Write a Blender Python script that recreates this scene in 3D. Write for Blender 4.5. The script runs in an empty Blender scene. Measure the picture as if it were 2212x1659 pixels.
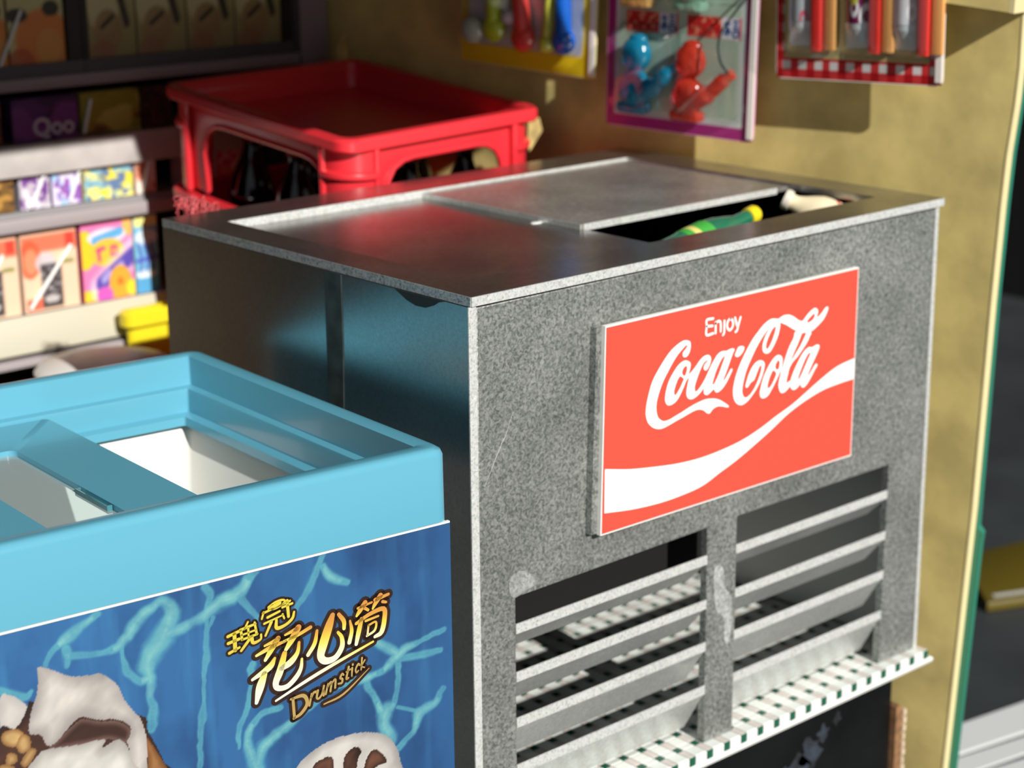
import bpy, bmesh, math, random
import numpy as np
from mathutils import Vector, Matrix, Euler

random.seed(7); rng = np.random.default_rng(7)
scene = bpy.context.scene
COL = scene.collection

# ------------------------------------------------------------------ camera, world, sun, exposure
cam_data = bpy.data.cameras.new('camera')
cam = bpy.data.objects.new('camera', cam_data); COL.objects.link(cam)
cam.location = (-1.5397, -1.8142, 0.5614)
cam.rotation_euler = (1.29302, 0.00933, -0.72800)
cam_data.sensor_width = 36.0
cam_data.lens = 36.0 * 4115.1 / 2212.0
cam_data.clip_start = 0.05
cam_data.dof.use_dof = True
cam_data.dof.focus_distance = 2.33
cam_data.dof.aperture_fstop = 3.7
scene.camera = cam

world = bpy.data.worlds.new('World'); scene.world = world
world.use_nodes = True
bg = world.node_tree.nodes['Background']
bg.inputs[0].default_value = (0.86, 0.94, 1.0, 1); bg.inputs[1].default_value = 0.25

AZ, EL = math.radians(9), math.radians(29)
SUN_DIR = Vector((math.sin(AZ)*math.cos(EL), math.cos(AZ)*math.cos(EL), -math.sin(EL)))
sun_data = bpy.data.lights.new('sun', 'SUN'); sun_data.energy = 5.1; sun_data.angle = math.radians(0.6)
sun_data.color = (1.0, 0.965, 0.90)
sun = bpy.data.objects.new('sun', sun_data); COL.objects.link(sun)
sun.location = (-1, -4, 3); sun.rotation_euler = SUN_DIR.to_track_quat('-Z', 'Y').to_euler()

scene.view_settings.view_transform = 'Standard'
scene.view_settings.look = 'None'
scene.view_settings.exposure = 0.0
scene.view_settings.gamma = 1.0
scene.view_settings.use_curve_mapping = False
scene.cycles.max_bounces = 10
scene.cycles.transparent_max_bounces = 16

# ------------------------------------------------------------------ colour and materials
def lin(c):
    return tuple(((v/255)/12.92 if v/255 <= .04045 else ((v/255+.055)/1.055)**2.4) for v in c)

MATS = {}
def mat(name, rgb, rough=.5, metal=0., var=0., scale=20., bump=0., bscale=None, spec=.5, rgb2=None, trans=0., coat=0., detail=4., sss=0.):
    if name in MATS: return MATS[name]
    m = bpy.data.materials.new(name); m.use_nodes = True
    nt = m.node_tree; b = nt.nodes['Principled BSDF']
    b.inputs['Base Color'].default_value = (*lin(rgb), 1)
    b.inputs['Roughness'].default_value = rough
    b.inputs['Metallic'].default_value = metal
    b.inputs['Specular IOR Level'].default_value = spec
    b.inputs['Transmission Weight'].default_value = trans
    b.inputs['Coat Weight'].default_value = coat
    if sss:
        b.inputs['Subsurface Weight'].default_value = sss
        b.inputs['Subsurface Radius'].default_value = (.02, .03, .04)
    if var or rgb2:
        tc = nt.nodes.new('ShaderNodeTexCoord'); n = nt.nodes.new('ShaderNodeTexNoise')
        n.inputs['Scale'].default_value = scale; n.inputs['Detail'].default_value = detail
        r = nt.nodes.new('ShaderNodeValToRGB')
        c0 = rgb2 if rgb2 else tuple(max(0, v*(1-var)) for v in rgb)
        c1 = rgb if rgb2 else tuple(min(255, v*(1+var)) for v in rgb)
        r.color_ramp.elements[0].position = .35; r.color_ramp.elements[1].position = .65
        r.color_ramp.elements[0].color = (*lin(c0), 1); r.color_ramp.elements[1].color = (*lin(c1), 1)
        nt.links.new(tc.outputs['Object'], n.inputs['Vector']); nt.links.new(n.outputs['Fac'], r.inputs['Fac'])
        nt.links.new(r.outputs['Color'], b.inputs['Base Color'])
    if bump:
        tc2 = nt.nodes.new('ShaderNodeTexCoord'); n2 = nt.nodes.new('ShaderNodeTexNoise')
        n2.inputs['Scale'].default_value = bscale or scale; n2.inputs['Detail'].default_value = 3
        bp = nt.nodes.new('ShaderNodeBump'); bp.inputs['Strength'].default_value = bump; bp.inputs['Distance'].default_value = .002
        nt.links.new(tc2.outputs['Object'], n2.inputs['Vector']); nt.links.new(n2.outputs['Fac'], bp.inputs['Height'])
        nt.links.new(bp.outputs['Normal'], b.inputs['Normal'])
    MATS[name] = m
    return m

def mat_print(name, rough=.45, spec=.5, coat=0.):
    if name in MATS: return MATS[name]
    m = bpy.data.materials.new(name); m.use_nodes = True
    nt = m.node_tree; b = nt.nodes['Principled BSDF']
    a = nt.nodes.new('ShaderNodeVertexColor'); a.layer_name = 'Col'
    nt.links.new(a.outputs['Color'], b.inputs['Base Color'])
    b.inputs['Roughness'].default_value = rough; b.inputs['Specular IOR Level'].default_value = spec
    b.inputs['Coat Weight'].default_value = coat
    MATS[name] = m; return m

def mat_clear(name, tint=(240, 248, 248), gloss=.12, rough=.05, frost=0.):
    """thin clear plastic or glass: mostly see-through, with a glossy film"""
    if name in MATS: return MATS[name]
    m = bpy.data.materials.new(name); m.use_nodes = True
    nt = m.node_tree; nt.nodes.remove(nt.nodes['Principled BSDF']); out = nt.nodes['Material Output']
    t = nt.nodes.new('ShaderNodeBsdfTransparent'); t.inputs[0].default_value = (*lin(tint), 1)
    g = nt.nodes.new('ShaderNodeBsdfGlossy'); g.inputs['Roughness'].default_value = rough; g.inputs['Color'].default_value = (.95, .95, .95, 1)
    mx = nt.nodes.new('ShaderNodeMixShader'); mx.inputs[0].default_value = gloss
    nt.links.new(t.outputs[0], mx.inputs[1]); nt.links.new(g.outputs[0], mx.inputs[2]); last = mx
    if frost:
        d = nt.nodes.new('ShaderNodeBsdfDiffuse'); d.inputs[0].default_value = (*lin((225, 235, 235)), 1)
        m2 = nt.nodes.new('ShaderNodeMixShader'); m2.inputs[0].default_value = frost
        nt.links.new(mx.outputs[0], m2.inputs[1]); nt.links.new(d.outputs[0], m2.inputs[2]); last = m2
    nt.links.new(last.outputs[0], out.inputs[0])
    MATS[name] = m; return m

def mat_sheet(name, dark, light, scale, rough, metal, blot=.25, bump=.25):
    """silver film: fine crawling grain plus broad hazy wear"""
    m = bpy.data.materials.new(name); m.use_nodes = True
    nt = m.node_tree; b = nt.nodes['Principled BSDF']; L = nt.links.new
    tc = nt.nodes.new('ShaderNodeTexCoord')
    n = nt.nodes.new('ShaderNodeTexNoise'); n.inputs['Scale'].default_value = scale; n.inputs['Detail'].default_value = 2; n.inputs['Distortion'].default_value = .9
    n2 = nt.nodes.new('ShaderNodeTexNoise'); n2.inputs['Scale'].default_value = 7; n2.inputs['Detail'].default_value = 5
    r = nt.nodes.new('ShaderNodeValToRGB'); r.color_ramp.elements[0].position = .34; r.color_ramp.elements[1].position = .68
    r.color_ramp.elements[0].color = (*lin(dark), 1); r.color_ramp.elements[1].color = (*lin(light), 1)
    r2 = nt.nodes.new('ShaderNodeValToRGB'); r2.color_ramp.elements[0].position = .35; r2.color_ramp.elements[1].position = .72
    r2.color_ramp.elements[0].color = (1-blot, 1-blot, 1-blot, 1); r2.color_ramp.elements[1].color = (1+blot, 1+blot, 1+blot, 1)
    mx = nt.nodes.new('ShaderNodeMix'); mx.data_type = 'RGBA'; mx.blend_type = 'MULTIPLY'; mx.inputs['Factor'].default_value = 1
    L(tc.outputs['Object'], n.inputs['Vector']); L(tc.outputs['Object'], n2.inputs['Vector'])
    L(n.outputs['Fac'], r.inputs['Fac']); L(n2.outputs['Fac'], r2.inputs['Fac'])
    L(r.outputs['Color'], mx.inputs['A']); L(r2.outputs['Color'], mx.inputs['B']); L(mx.outputs['Result'], b.inputs['Base Color'])
    b.inputs['Metallic'].default_value = metal; b.inputs['Roughness'].default_value = rough
    bp = nt.nodes.new('ShaderNodeBump'); bp.inputs['Strength'].default_value = bump; bp.inputs['Distance'].default_value = .001
    L(n.outputs['Fac'], bp.inputs['Height']); L(bp.outputs['Normal'], b.inputs['Normal'])
    MATS[name] = m; return m

def mat_glitter(name, base, scale=420.):
    """cut edge of glitter film: tiny flakes, each with its own tint"""
    m = bpy.data.materials.new(name); m.use_nodes = True
    nt = m.node_tree; b = nt.nodes['Principled BSDF']; L = nt.links.new
    tc = nt.nodes.new('ShaderNodeTexCoord'); v = nt.nodes.new('ShaderNodeTexVoronoi'); v.inputs['Scale'].default_value = scale
    hs = nt.nodes.new('ShaderNodeHueSaturation'); hs.inputs['Saturation'].default_value = .16; hs.inputs['Value'].default_value = 1.25
    mx = nt.nodes.new('ShaderNodeMix'); mx.data_type = 'RGBA'; mx.inputs['Factor'].default_value = .62
    mx.inputs['B'].default_value = (*lin(base), 1)
    L(tc.outputs['Object'], v.inputs['Vector']); L(v.outputs['Color'], hs.inputs['Color']); L(hs.outputs['Color'], mx.inputs['A'])
    L(mx.outputs['Result'], b.inputs['Base Color'])
    bp = nt.nodes.new('ShaderNodeBump'); bp.inputs['Strength'].default_value = .7; bp.inputs['Distance'].default_value = .002
    sx = nt.nodes.new('ShaderNodeSeparateColor'); L(v.outputs['Color'], sx.inputs[0]); L(sx.outputs[0], bp.inputs['Height']); L(bp.outputs['Normal'], b.inputs['Normal'])
    b.inputs['Metallic'].default_value = .35; b.inputs['Roughness'].default_value = .35
    MATS[name] = m; return m

# ------------------------------------------------------------------ mesh helpers
def ident(x, y, z): return (x, y, z)

class MB:
    def __init__(s, f=ident): s.v = []; s.fc = []; s.f = f
    def pts(s, P):
        b = len(s.v); s.v += [tuple(s.f(*p)) for p in P]; return b
    def box(s, x0, y0, z0, x1, y1, z1):
        b = s.pts([(x, y, z) for z in (z0, z1) for y in (y0, y1) for x in (x0, x1)])
        for q in ((0, 2, 3, 1), (4, 5, 7, 6), (0, 1, 5, 4), (2, 6, 7, 3), (0, 4, 6, 2), (1, 3, 7, 5)): s.fc.append([b+i for i in q])
        return s
    def loft(s, loops, cap0=False, cap1=False, ring=True, closed=False):
        bs = [s.pts(l) for l in loops]; n = len(loops[0])
        rng_ = range(n) if ring else range(n-1)
        pairs = list(zip(bs[:-1], bs[1:])) + ([(bs[-1], bs[0])] if closed else [])
        for a, b in pairs:
            for i in rng_:
                j = (i+1) % n; s.fc.append([a+i, a+j, b+j, b+i])
        if cap0: s.fc.append([bs[0]+i for i in range(n)][::-1])
        if cap1: s.fc.append([bs[-1]+i for i in range(n)])
        return s
    def prism(s, poly, d0, d1, g):
        """poly: 2D points; g(x, y, d) -> local point"""
        return s.loft([[g(x, y, d0) for x, y in poly], [g(x, y, d1) for x, y in poly]], True, True)
    def lathe(s, prof, seg=24, M=None, cap=True):
        M = M or Matrix()
        loops = []
        for r, z in prof:
            loops.append([tuple(M @ Vector((r*math.cos(2*math.pi*k/seg), r*math.sin(2*math.pi*k/seg), z))) for k in range(seg)])
        return s.loft(loops, cap, cap)
    def tube(s, pts, r, seg=8):
        P = [Vector(p) for p in pts]; loops = []
        rr = r if isinstance(r, (list, tuple)) else [r]*len(P)
        for i, p in enumerate(P):
            t = (P[min(i+1, len(P)-1)] - P[max(i-1, 0)]).normalized()
            a = t.cross(Vector((0, 0, 1)));  a = a.normalized() if a.length > .05 else t.cross(Vector((1, 0, 0))).normalized()
            b = t.cross(a)
            loops.append([tuple(p + rr[i]*(math.cos(2*math.pi*k/seg)*a + math.sin(2*math.pi*k/seg)*b)) for k in range(seg)])
        return s.loft(loops, True, True)
    def ball(s, c, r, seg=16, rings=10):
        rx, ry, rz = r if isinstance(r, (tuple, list)) else (r, r, r)
        loops = []
        for i in range(rings+1):
            th = math.pi*(.03+.94*i/rings)
            loops.append([(c[0]+rx*math.sin(th)*math.cos(2*math.pi*k/seg), c[1]+ry*math.sin(th)*math.sin(2*math.pi*k/seg), c[2]+rz*math.cos(th)) for k in range(seg)])
        return s.loft(loops, True, True)

def mesh_of(name, mb, material, bev=0., smooth=False, bseg=2):
    me = bpy.data.meshes.new(name); me.from_pydata(mb.v, [], mb.fc); me.update()
    bm = bmesh.new(); bm.from_mesh(me)
    bmesh.ops.recalc_face_normals(bm, faces=bm.faces)
    if bev:
        es = [e for e in bm.edges if e.is_manifold and e.calc_face_angle(0) > .5]
        bmesh.ops.bevel(bm, geom=es, offset=bev, segments=bseg, affect='EDGES', profile=.5, clamp_overlap=True)
    bm.to_mesh(me); bm.free()
    if material: me.materials.append(material)
    if smooth:
        me.polygons.foreach_set('use_smooth', [True]*len(me.polygons))
        try: me.set_sharp_from_angle(angle=math.radians(38))
        except Exception: pass
    return me

def link(o, parent=None):
    COL.objects.link(o)
    if parent is not None:
        o.parent = parent
        o.matrix_parent_inverse = world_of(parent).inverted()
    return o

def world_of(o):
    M = Matrix.LocRotScale(o.location, o.rotation_euler, o.scale)
    return M if o.parent is None else world_of(o.parent) @ o.matrix_parent_inverse @ M

def obj(name, mb, material, parent=None, bev=0., smooth=False, label=None, kind=None, bseg=2):
    o = bpy.data.objects.new(name, mesh_of(name, mb, material, bev, smooth or bev > 0, bseg))
    link(o, parent)
    if label: o['label'] = label
    if kind: o['kind'] = kind
    return o

def thing(name, label, cat, loc=(0, 0, 0), group=None):
    o = bpy.data.objects.new(name, None); o.location = loc; o.empty_display_size = .05
    COL.objects.link(o); o['label'] = label; o['category'] = cat
    if group: o['group'] = group
    return o

def tag(o, label, cat, group=None):
    o['label'] = label; o['category'] = cat
    if group: o['group'] = group
    return o

def struct(name, mb, material, **k):
    o = obj(name, mb, material, **k); o['kind'] = 'structure'; return o

def smoothline(P, n=6, closed=False):
    """Catmull-Rom through points of any dimension"""
    P = [np.array(p, float) for p in P]; N = len(P); out = []
    segs = N if closed else N-1
    for i in range(segs):
        p0 = P[(i-1) % N] if closed or i > 0 else 2*P[0]-P[1]
        p1 = P[i]; p2 = P[(i+1) % N]
        p3 = P[(i+2) % N] if closed or i+2 < N else 2*P[-1]-P[-2]
        for k in range(n):
            t = k/n
            out.append(.5*((2*p1)+(-p0+p2)*t+(2*p0-5*p1+4*p2-p3)*t*t+(-p0+3*p1-3*p2+p3)*t**3))
    if not closed: out.append(P[-1])
    return out

def fill2d(loops):
    """filled outline with holes -> vertices (2D) and faces"""
    cu = bpy.data.curves.new('tmp_outline', 'CURVE'); cu.dimensions = '2D'; cu.fill_mode = 'FRONT'
    for l in loops:
        sp = cu.splines.new('POLY'); sp.points.add(len(l)-1); sp.use_cyclic_u = True
        for q, p in zip(sp.points, l): q.co = (p[0], p[1], 0, 1)
    o = bpy.data.objects.new('tmp_outline', cu); COL.objects.link(o)
    dg = bpy.context.evaluated_depsgraph_get(); me = bpy.data.meshes.new_from_object(o.evaluated_get(dg))
    V = [tuple(v.co[:2]) for v in me.vertices]; F = [list(p.vertices) for p in me.polygons]
    bpy.data.objects.remove(o); bpy.data.curves.remove(cu); bpy.data.meshes.remove(me)
    return V, F

def ribbon(mb, line, g, d, grow=0., n=5, caps=True):
    """variable-width flat stroke; line items (x, y, width); g(x, y, d) -> point"""
    L = smoothline(line, n) if len(line) > 2 else [np.array(p, float) for p in line]
    L = [np.array(p) for p in L]
    lft, rgt = [], []
    for i, p in enumerate(L):
        t = L[min(i+1, len(L)-1)][:2]-L[max(i-1, 0)][:2]; t = t/(np.hypot(*t)+1e-12); nn = np.array([-t[1], t[0]])
        w = p[2]/2+grow
        lft.append(p[:2]+nn*w); rgt.append(p[:2]-nn*w)
    if caps:
        for end, sgn in ((0, -1), (-1, 1)):
            p = L[end]; q = L[1] if end == 0 else L[-2]
            t = (p-q)[:2]; t = t/(np.hypot(*t)+1e-12); w = p[2]/2+grow
            c = p[:2]; nn = np.array([-t[1], t[0]])
            fan = [c+w*(math.cos(a)*nn*1+math.sin(a)*t) for a in np.linspace(0, math.pi, 7)]
            b = mb.pts([g(x[0], x[1], d) for x in fan]); mb.fc.append(list(range(b, b+7)))
    b = mb.pts([g(x[0], x[1], d) for x in lft]+[g(x[0], x[1], d) for x in rgt]); n_ = len(L)
    for i in range(n_-1): mb.fc.append([b+i, b+i+1, b+n_+i+1, b+n_+i])

def print_mesh(name, g, nx, ny, fn, material, parent=None, label=None):
    """flat print: a grid whose vertices carry the ink colour.  g(a, b) with a, b in 0..1; fn(A, B) -> rgb 0..255"""
    a = np.linspace(0, 1, nx+1); b = np.linspace(0, 1, ny+1); A, B = np.meshgrid(a, b)
    A = A.ravel(); B = B.ravel()
    v = np.array([g(x, y) for x, y in zip(A, B)])
    idx = np.arange((nx+1)*(ny+1)).reshape(ny+1, nx+1)
    F = np.stack([idx[:-1, :-1], idx[:-1, 1:], idx[1:, 1:], idx[1:, :-1]], -1).reshape(-1, 4)
    me = bpy.data.meshes.new(name); me.from_pydata(v.tolist(), [], F.tolist()); me.update()
    c = np.clip(fn(A, B), 0, 255)/255.0
    c = np.where(c <= .04045, c/12.92, ((c+.055)/1.055)**2.4)
    ca = me.color_attributes.new('Col', 'FLOAT_COLOR', 'POINT')
    ca.data.foreach_set('color', np.concatenate([c, np.ones((len(c), 1))], 1).astype(np.float32).ravel())
    me.materials.append(material)
    o = bpy.data.objects.new(name, me); link(o, parent)
    if label: o['label'] = label
    return o

def paint(mb_name, mb, cols, material, parent=None, label=None):
    """mesh whose vertices carry colours (0..255)"""
    me = bpy.data.meshes.new(mb_name); me.from_pydata(mb.v, [], mb.fc); me.update()
    ca = me.color_attributes.new('Col', 'FLOAT_COLOR', 'POINT')
    arr = np.array([(*lin(c), 1) for c in cols], np.float32); ca.data.foreach_set('color', arr.ravel())
    me.materials.append(material)
    o = bpy.data.objects.new(mb_name, me); link(o, parent)
    if label: o['label'] = label
    return o

def noise2(x, y, seed=0, oct=4):
    """smooth value noise, arrays in, 0..1 out"""
    r = np.random.default_rng(seed); T = r.random((64, 64)); out = np.zeros_like(x); amp = 1; tot = 0
    for o in range(oct):
        xi = np.floor(x).astype(int); yi = np.floor(y).astype(int); fx = x-xi; fy = y-yi
        fx = fx*fx*(3-2*fx); fy = fy*fy*(3-2*fy)
        def q(i, j): return T[(yi+j) % 64, (xi+i) % 64]
        out += amp*((q(0, 0)*(1-fx)+q(1, 0)*fx)*(1-fy)+(q(0, 1)*(1-fx)+q(1, 1)*fx)*fy)
        tot += amp; amp *= .5; x = x*2+17.3; y = y*2+9.1
    return out/tot

def mixc(a, b, t):
    t = np.clip(t, 0, 1)[:, None]; return a*(1-t)+np.array(b, float)*t

def rrect(x0, y0, x1, y1, r, n=5):
    P = []
    for cx_, cy_, a0 in ((x1-r, y1-r, 0), (x0+r, y1-r, 90), (x0+r, y0+r, 180), (x1-r, y0+r, 270)):
        for k in range(n+1):
            a = math.radians(a0+90*k/n); P.append((cx_+r*math.cos(a), cy_+r*math.sin(a)))
    return P

# ------------------------------------------------------------------ printed lettering and poster outlines (1/10000 units on their own boards)
SCRIPT_LOOPS = [[[(3906,-1295),(3893,-1259),(3832,-1229),(3759,-1221),(3675,-1241),(3568,-1285),(3462,-1351),(3357,-1443),(3253,-1551),(3160,-1662),(3097,-1777),(3052,-1905),(3024,-2003),(3008,-2111),(3015,-2190),(3052,-2284),(3124,-2360),(3219,-2413),(3315,-2435),(3399,-2431),(3519,-2409),(3651,-2380),(3784,-2355),(3918,-2326),(4029,-2309),(4128,-2316),(4215,-2352),(4266,-2394),(4311,-2416),(4348,-2411),(4379,-2381),(4441,-2354),(4516,-2347),(4605,-2368),(4695,-2398),(4740,-2407),(4733,-2378),(4642,-2315),(4539,-2254),(4437,-2215),(4323,-2193),(4223,-2186),(4125,-2196),(4002,-2215),(3867,-2245),(3746,-2277),(3625,-2304),(3517,-2330),(3433,-2338),(3373,-2333),(3313,-2304),(3264,-2259),(3234,-2201),(3218,-2111),(3225,-2026),(3253,-1937),(3299,-1835),(3362,-1727),(3444,-1622),(3537,-1511),(3631,-1417),(3726,-1349),(3797,-1306),(3833,-1301),(3840,-1318),(3798,-1358),(3757,-1389),(3746,-1430),(3764,-1461),(3813,-1472),(3855,-1450),(3890,-1405),(3907,-1347)]],[[(3814,-1522),(3730,-1530),(3634,-1581),(3552,-1660),(3482,-1741),(3430,-1843),(3400,-1958),(3398,-2036),(3429,-2094),(3477,-2121),(3549,-2119),(3633,-2083),(3704,-2011),(3774,-1912),(3821,-1834),(3869,-1791),(3881,-1802),(3859,-1885),(3837,-1976),(3841,-2047),(3876,-2098),(3938,-2123),(4011,-2116),(4109,-2074),(4182,-2019),(4200,-2013),(4202,-2075),(4228,-2111),(4278,-2126),(4333,-2106),(4413,-2065),(4433,-2095),(4472,-2128),(4535,-2124),(4609,-2086),(4683,-2020),(4750,-1935),(4805,-1857),(4804,-1835),(4778,-1830),(4729,-1878),(4668,-1946),(4619,-1985),(4624,-1946),(4678,-1850),(4749,-1713),(4809,-1601),(4843,-1554),(4819,-1530),(4756,-1525),(4668,-1539),(4579,-1527),(4492,-1551),(4419,-1616),(4347,-1699),(4287,-1784),(4227,-1869),(4167,-1937),(4083,-2008),(4028,-2027),(4008,-1993),(4013,-1924),(4065,-1811),(4124,-1709),(4184,-1633),(4263,-1597),(4264,-1618),(4209,-1660),(4189,-1704),(4211,-1742),(4255,-1747),(4297,-1707),(4327,-1660),(4342,-1602),(4324,-1555),(4274,-1526),(4193,-1530),(4108,-1575),(4024,-1647),(3940,-1709),(3886,-1738),(3880,-1723),(3897,-1674),(3913,-1608),(3894,-1561)],[(3816,-1603),(3768,-1624),(3739,-1670),(3746,-1715),(3783,-1746),(3813,-1732),(3836,-1680),(3841,-1629)],[(3692,-1735),(3639,-1789),(3592,-1884),(3576,-1950),(3595,-1993),(3631,-1983),(3702,-1906),(3760,-1822),(3778,-1790),(3735,-1752)],[(4638,-1609),(4582,-1629),(4522,-1697),(4450,-1807),(4403,-1912),(4380,-1978),(4399,-1997),(4442,-1964),(4514,-1863),(4574,-1751),(4621,-1663),(4645,-1619)]],[[(4929,-1531),(5002,-1526),(5054,-1554),(5041,-1603),(4992,-1649),(4920,-1676),(4860,-1650),(4880,-1593)]],[[(5688,-1231),(5599,-1239),(5481,-1285),(5365,-1366),(5250,-1457),(5150,-1562),(5066,-1668),(4982,-1785),(4913,-1904),(4859,-2036),(4834,-2164),(4845,-2269),(4892,-2360),(4975,-2420),(5064,-2431),(5166,-2395),(5268,-2323),(5369,-2229),(5440,-2129),(5495,-2016),(5521,-1918),(5504,-1863),(5428,-1823),(5338,-1831),(5251,-1887),(5180,-1976),(5132,-2080),(5106,-2156),(5129,-2187),(5173,-2170),(5216,-2127),(5289,-2100),(5331,-2036),(5373,-1962),(5409,-1912),(5446,-1903),(5455,-1946),(5429,-2034),(5380,-2128),(5309,-2228),(5222,-2303),(5134,-2337),(5074,-2315),(5035,-2245),(5039,-2143),(5078,-2007),(5133,-1885),(5217,-1757),(5301,-1640),(5401,-1525),(5502,-1431),(5604,-1357),(5699,-1304),(5828,-1312),(5826,-1268)]],[[(5691,-1301),(5590,-1385),(5518,-1475),(5470,-1579),(5466,-1660),(5498,-1718),(5559,-1744),(5634,-1732),(5707,-1663),(5778,-1563),(5827,-1458),(5847,-1328),(5780,-1265)],[(5732,-1359),(5665,-1399),(5594,-1489),(5545,-1582),(5537,-1642),(5556,-1672),(5601,-1664),(5666,-1584),(5722,-1481),(5753,-1394)]],[[(5795,-1263),(5840,-1245),(5930,-1224),(6038,-1232),(6147,-1277),(6258,-1348),(6353,-1385),(6399,-1361),(6489,-1294),(6580,-1247),(6650,-1232),(6707,-1263),(6718,-1322),(6689,-1375),(6745,-1374),(6821,-1329),(6882,-1277),(6929,-1258),(6962,-1280),(6934,-1348),(6859,-1441),(6767,-1498),(6675,-1545),(6582,-1581),(6488,-1586),(6378,-1566),(6252,-1523),(6125,-1459),(5999,-1385),(5867,-1326),(5813,-1312)],[(6615,-1315),(6524,-1362),(6464,-1414),(6512,-1435),(6605,-1407),(6649,-1357),(6639,-1319)]],[[(6235,-1510),(6164,-1622),(6076,-1731),(6005,-1863),(5950,-1988),(5895,-2124),(5855,-2263),(5866,-2349),(5908,-2415),(5970,-2432),(6046,-2405),(6121,-2346),(6117,-2272),(6056,-2297),(6031,-2255),(6058,-2166),(6092,-2068),(6166,-1987),(6271,-1923),(6376,-1838),(6481,-1741),(6539,-1658),(6559,-1588)],[(6363,-1574),(6457,-1585),(6443,-1619),(6355,-1740),(6252,-1846),(6148,-1942),(6132,-1929),(6189,-1835),(6262,-1733),(6319,-1639)]],[[(5835,-1816),(5745,-1835),(5657,-1902),(5570,-1999),(5499,-2110),(5452,-2235),(5430,-2335),(5458,-2403),(5527,-2427),(5617,-2403),(5704,-2316),(5791,-2208),(5863,-2107),(5908,-2074),(5944,-2040),(5913,-2023),(5925,-1952),(5914,-1867)],[(5823,-1897),(5772,-1944),(5767,-2006),(5815,-2044),(5852,-2022),(5864,-1951),(5854,-1908)],[(5715,-2032),(5657,-2099),(5615,-2184),(5596,-2264),(5628,-2296),(5687,-2261),(5759,-2171),(5794,-2105),(5770,-2063)]],[[(6532,-1824),(6440,-1860),(6350,-1938),(6262,-2047),(6189,-2149),(6132,-2264),(6121,-2346),(6162,-2413),(6226,-2436),(6295,-2412),(6363,-2373),(6381,-2414),(6437,-2441),(6514,-2403),(6605,-2314),(6679,-2222),(6747,-2150),(6721,-2119),(6675,-2147),(6615,-2210),(6547,-2271),(6537,-2237),(6611,-2124),(6699,-2003),(6772,-1890),(6778,-1843),(6721,-1817),(6611,-1839)],[(6568,-1910),(6506,-1935),(6418,-2045),(6345,-2169),(6303,-2255),(6320,-2293),(6365,-2246),(6438,-2144),(6511,-2031),(6570,-1947)]]]
RIBBON_EDGES = ([(2210,-2785),(2693,-2896),(3181,-2974),(3681,-3036),(4193,-3059),(4716,-3029),(5095,-2978),(5480,-2884),(5829,-2768),(6184,-2663),(6502,-2535),(6864,-2386),(7232,-2263),(7653,-2208)],[(2203,-3433),(2769,-3512),(3297,-3549),(3765,-3543),(4205,-3501),(4576,-3386),(4952,-3270),(5333,-3124),(5719,-2963),(6109,-2785),(6508,-2661),(6916,-2576),(7333,-2547),(7652,-2540)])
ENJOY_STROKES = [[(4371,-1004),(4238,-1003),(4237,-1096),(4236,-1222),(4377,-1224)],[(4241,-1096),(4358,-1111)],[(4428,-1230),(4426,-1069)],[(4426,-1088),(4458,-1067),(4500,-1063),(4528,-1087),(4537,-1133),(4537,-1223)],[(4613,-1079),(4613,-1165),(4613,-1251),(4587,-1286)],[(4747,-1069),(4699,-1087),(4674,-1135),(4681,-1196),(4726,-1238),(4769,-1223),(4800,-1175),(4792,-1114),(4747,-1069)],[(4840,-1073),(4888,-1202)],[(4960,-1086),(4915,-1199),(4890,-1270),(4858,-1287)]]
CAUSTICS = [[(4910,-1060,85),(5210,-1230,155),(5430,-1360,80),(5510,-1540,55)],[(5300,-1480,90),(4970,-1540,75),(4680,-1550,105),(4550,-1450,160),(4360,-1240,160),(4070,-1110,120),(3960,-1300,195),(4080,-1570,300),(4300,-1840,265),(4280,-2010,120),(4280,-2270,100),(4340,-2680,90)],[(5300,-1380,80),(5300,-1480,100),(5320,-1590,60)],[(4280,-2040,145),(4440,-2030,90),(4570,-1860,90),(4610,-1640,40),(4580,-1440,120)],[(4010,-1560,150),(3620,-1460,130),(3290,-1270,120),(3090,-1250,140),(2950,-1100,95)],[(3540,-1050,90),(3460,-1200,95),(3520,-1400,75)],[(3060,-1300,45),(2850,-1610,45)],[(3520,-1500,45),(3550,-1860,75),(3610,-2400,60),(3730,-3360,80)],[(3430,-1480,40),(3540,-1710,30)],[(6110,-1690,85),(5850,-1840,95),(5760,-1790,40)],[(3560,-1460,105),(3330,-1310,190),(3130,-1270,155),(2850,-1030,70)],[(3130,-1270,50),(2840,-1640,50)],[(1890,-990,70),(2080,-1360,95),(2320,-1630,75)],[(1900,-1190,90),(1780,-1360,125),(1550,-1490,75)],[(120,-2490,65),(540,-2570,80),(830,-2660,175),(1100,-2810,95),(1420,-2850,135),(1760,-2850,55),(2150,-3020,90),(2620,-3210,145),(2840,-3370,180),(2940,-3560,170)],[(830,-2660,115),(990,-2530,135),(1160,-2400,95)],[(790,-2730,80),(440,-2770,95),(140,-2790,65)],[(830,-2740,95),(880,-3000,75),(930,-3310,95),(1060,-3390,235),(1100,-3570,175),(1010,-3790,220)],[(1340,-2880,95),(1250,-3090,80),(1140,-3350,120)],[(140,-3330,65),(310,-3490,120),(520,-3560,155),(630,-3800,100),(910,-3990,100)],[(520,-3560,40),(870,-3390,40)],[(2930,-2220,75),(3070,-2760,75),(3190,-3260,55)],[(2610,-2890,75),(2850,-2910,90),(3010,-3130,110),(3030,-3420,160),(2970,-3620,225)]]
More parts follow.
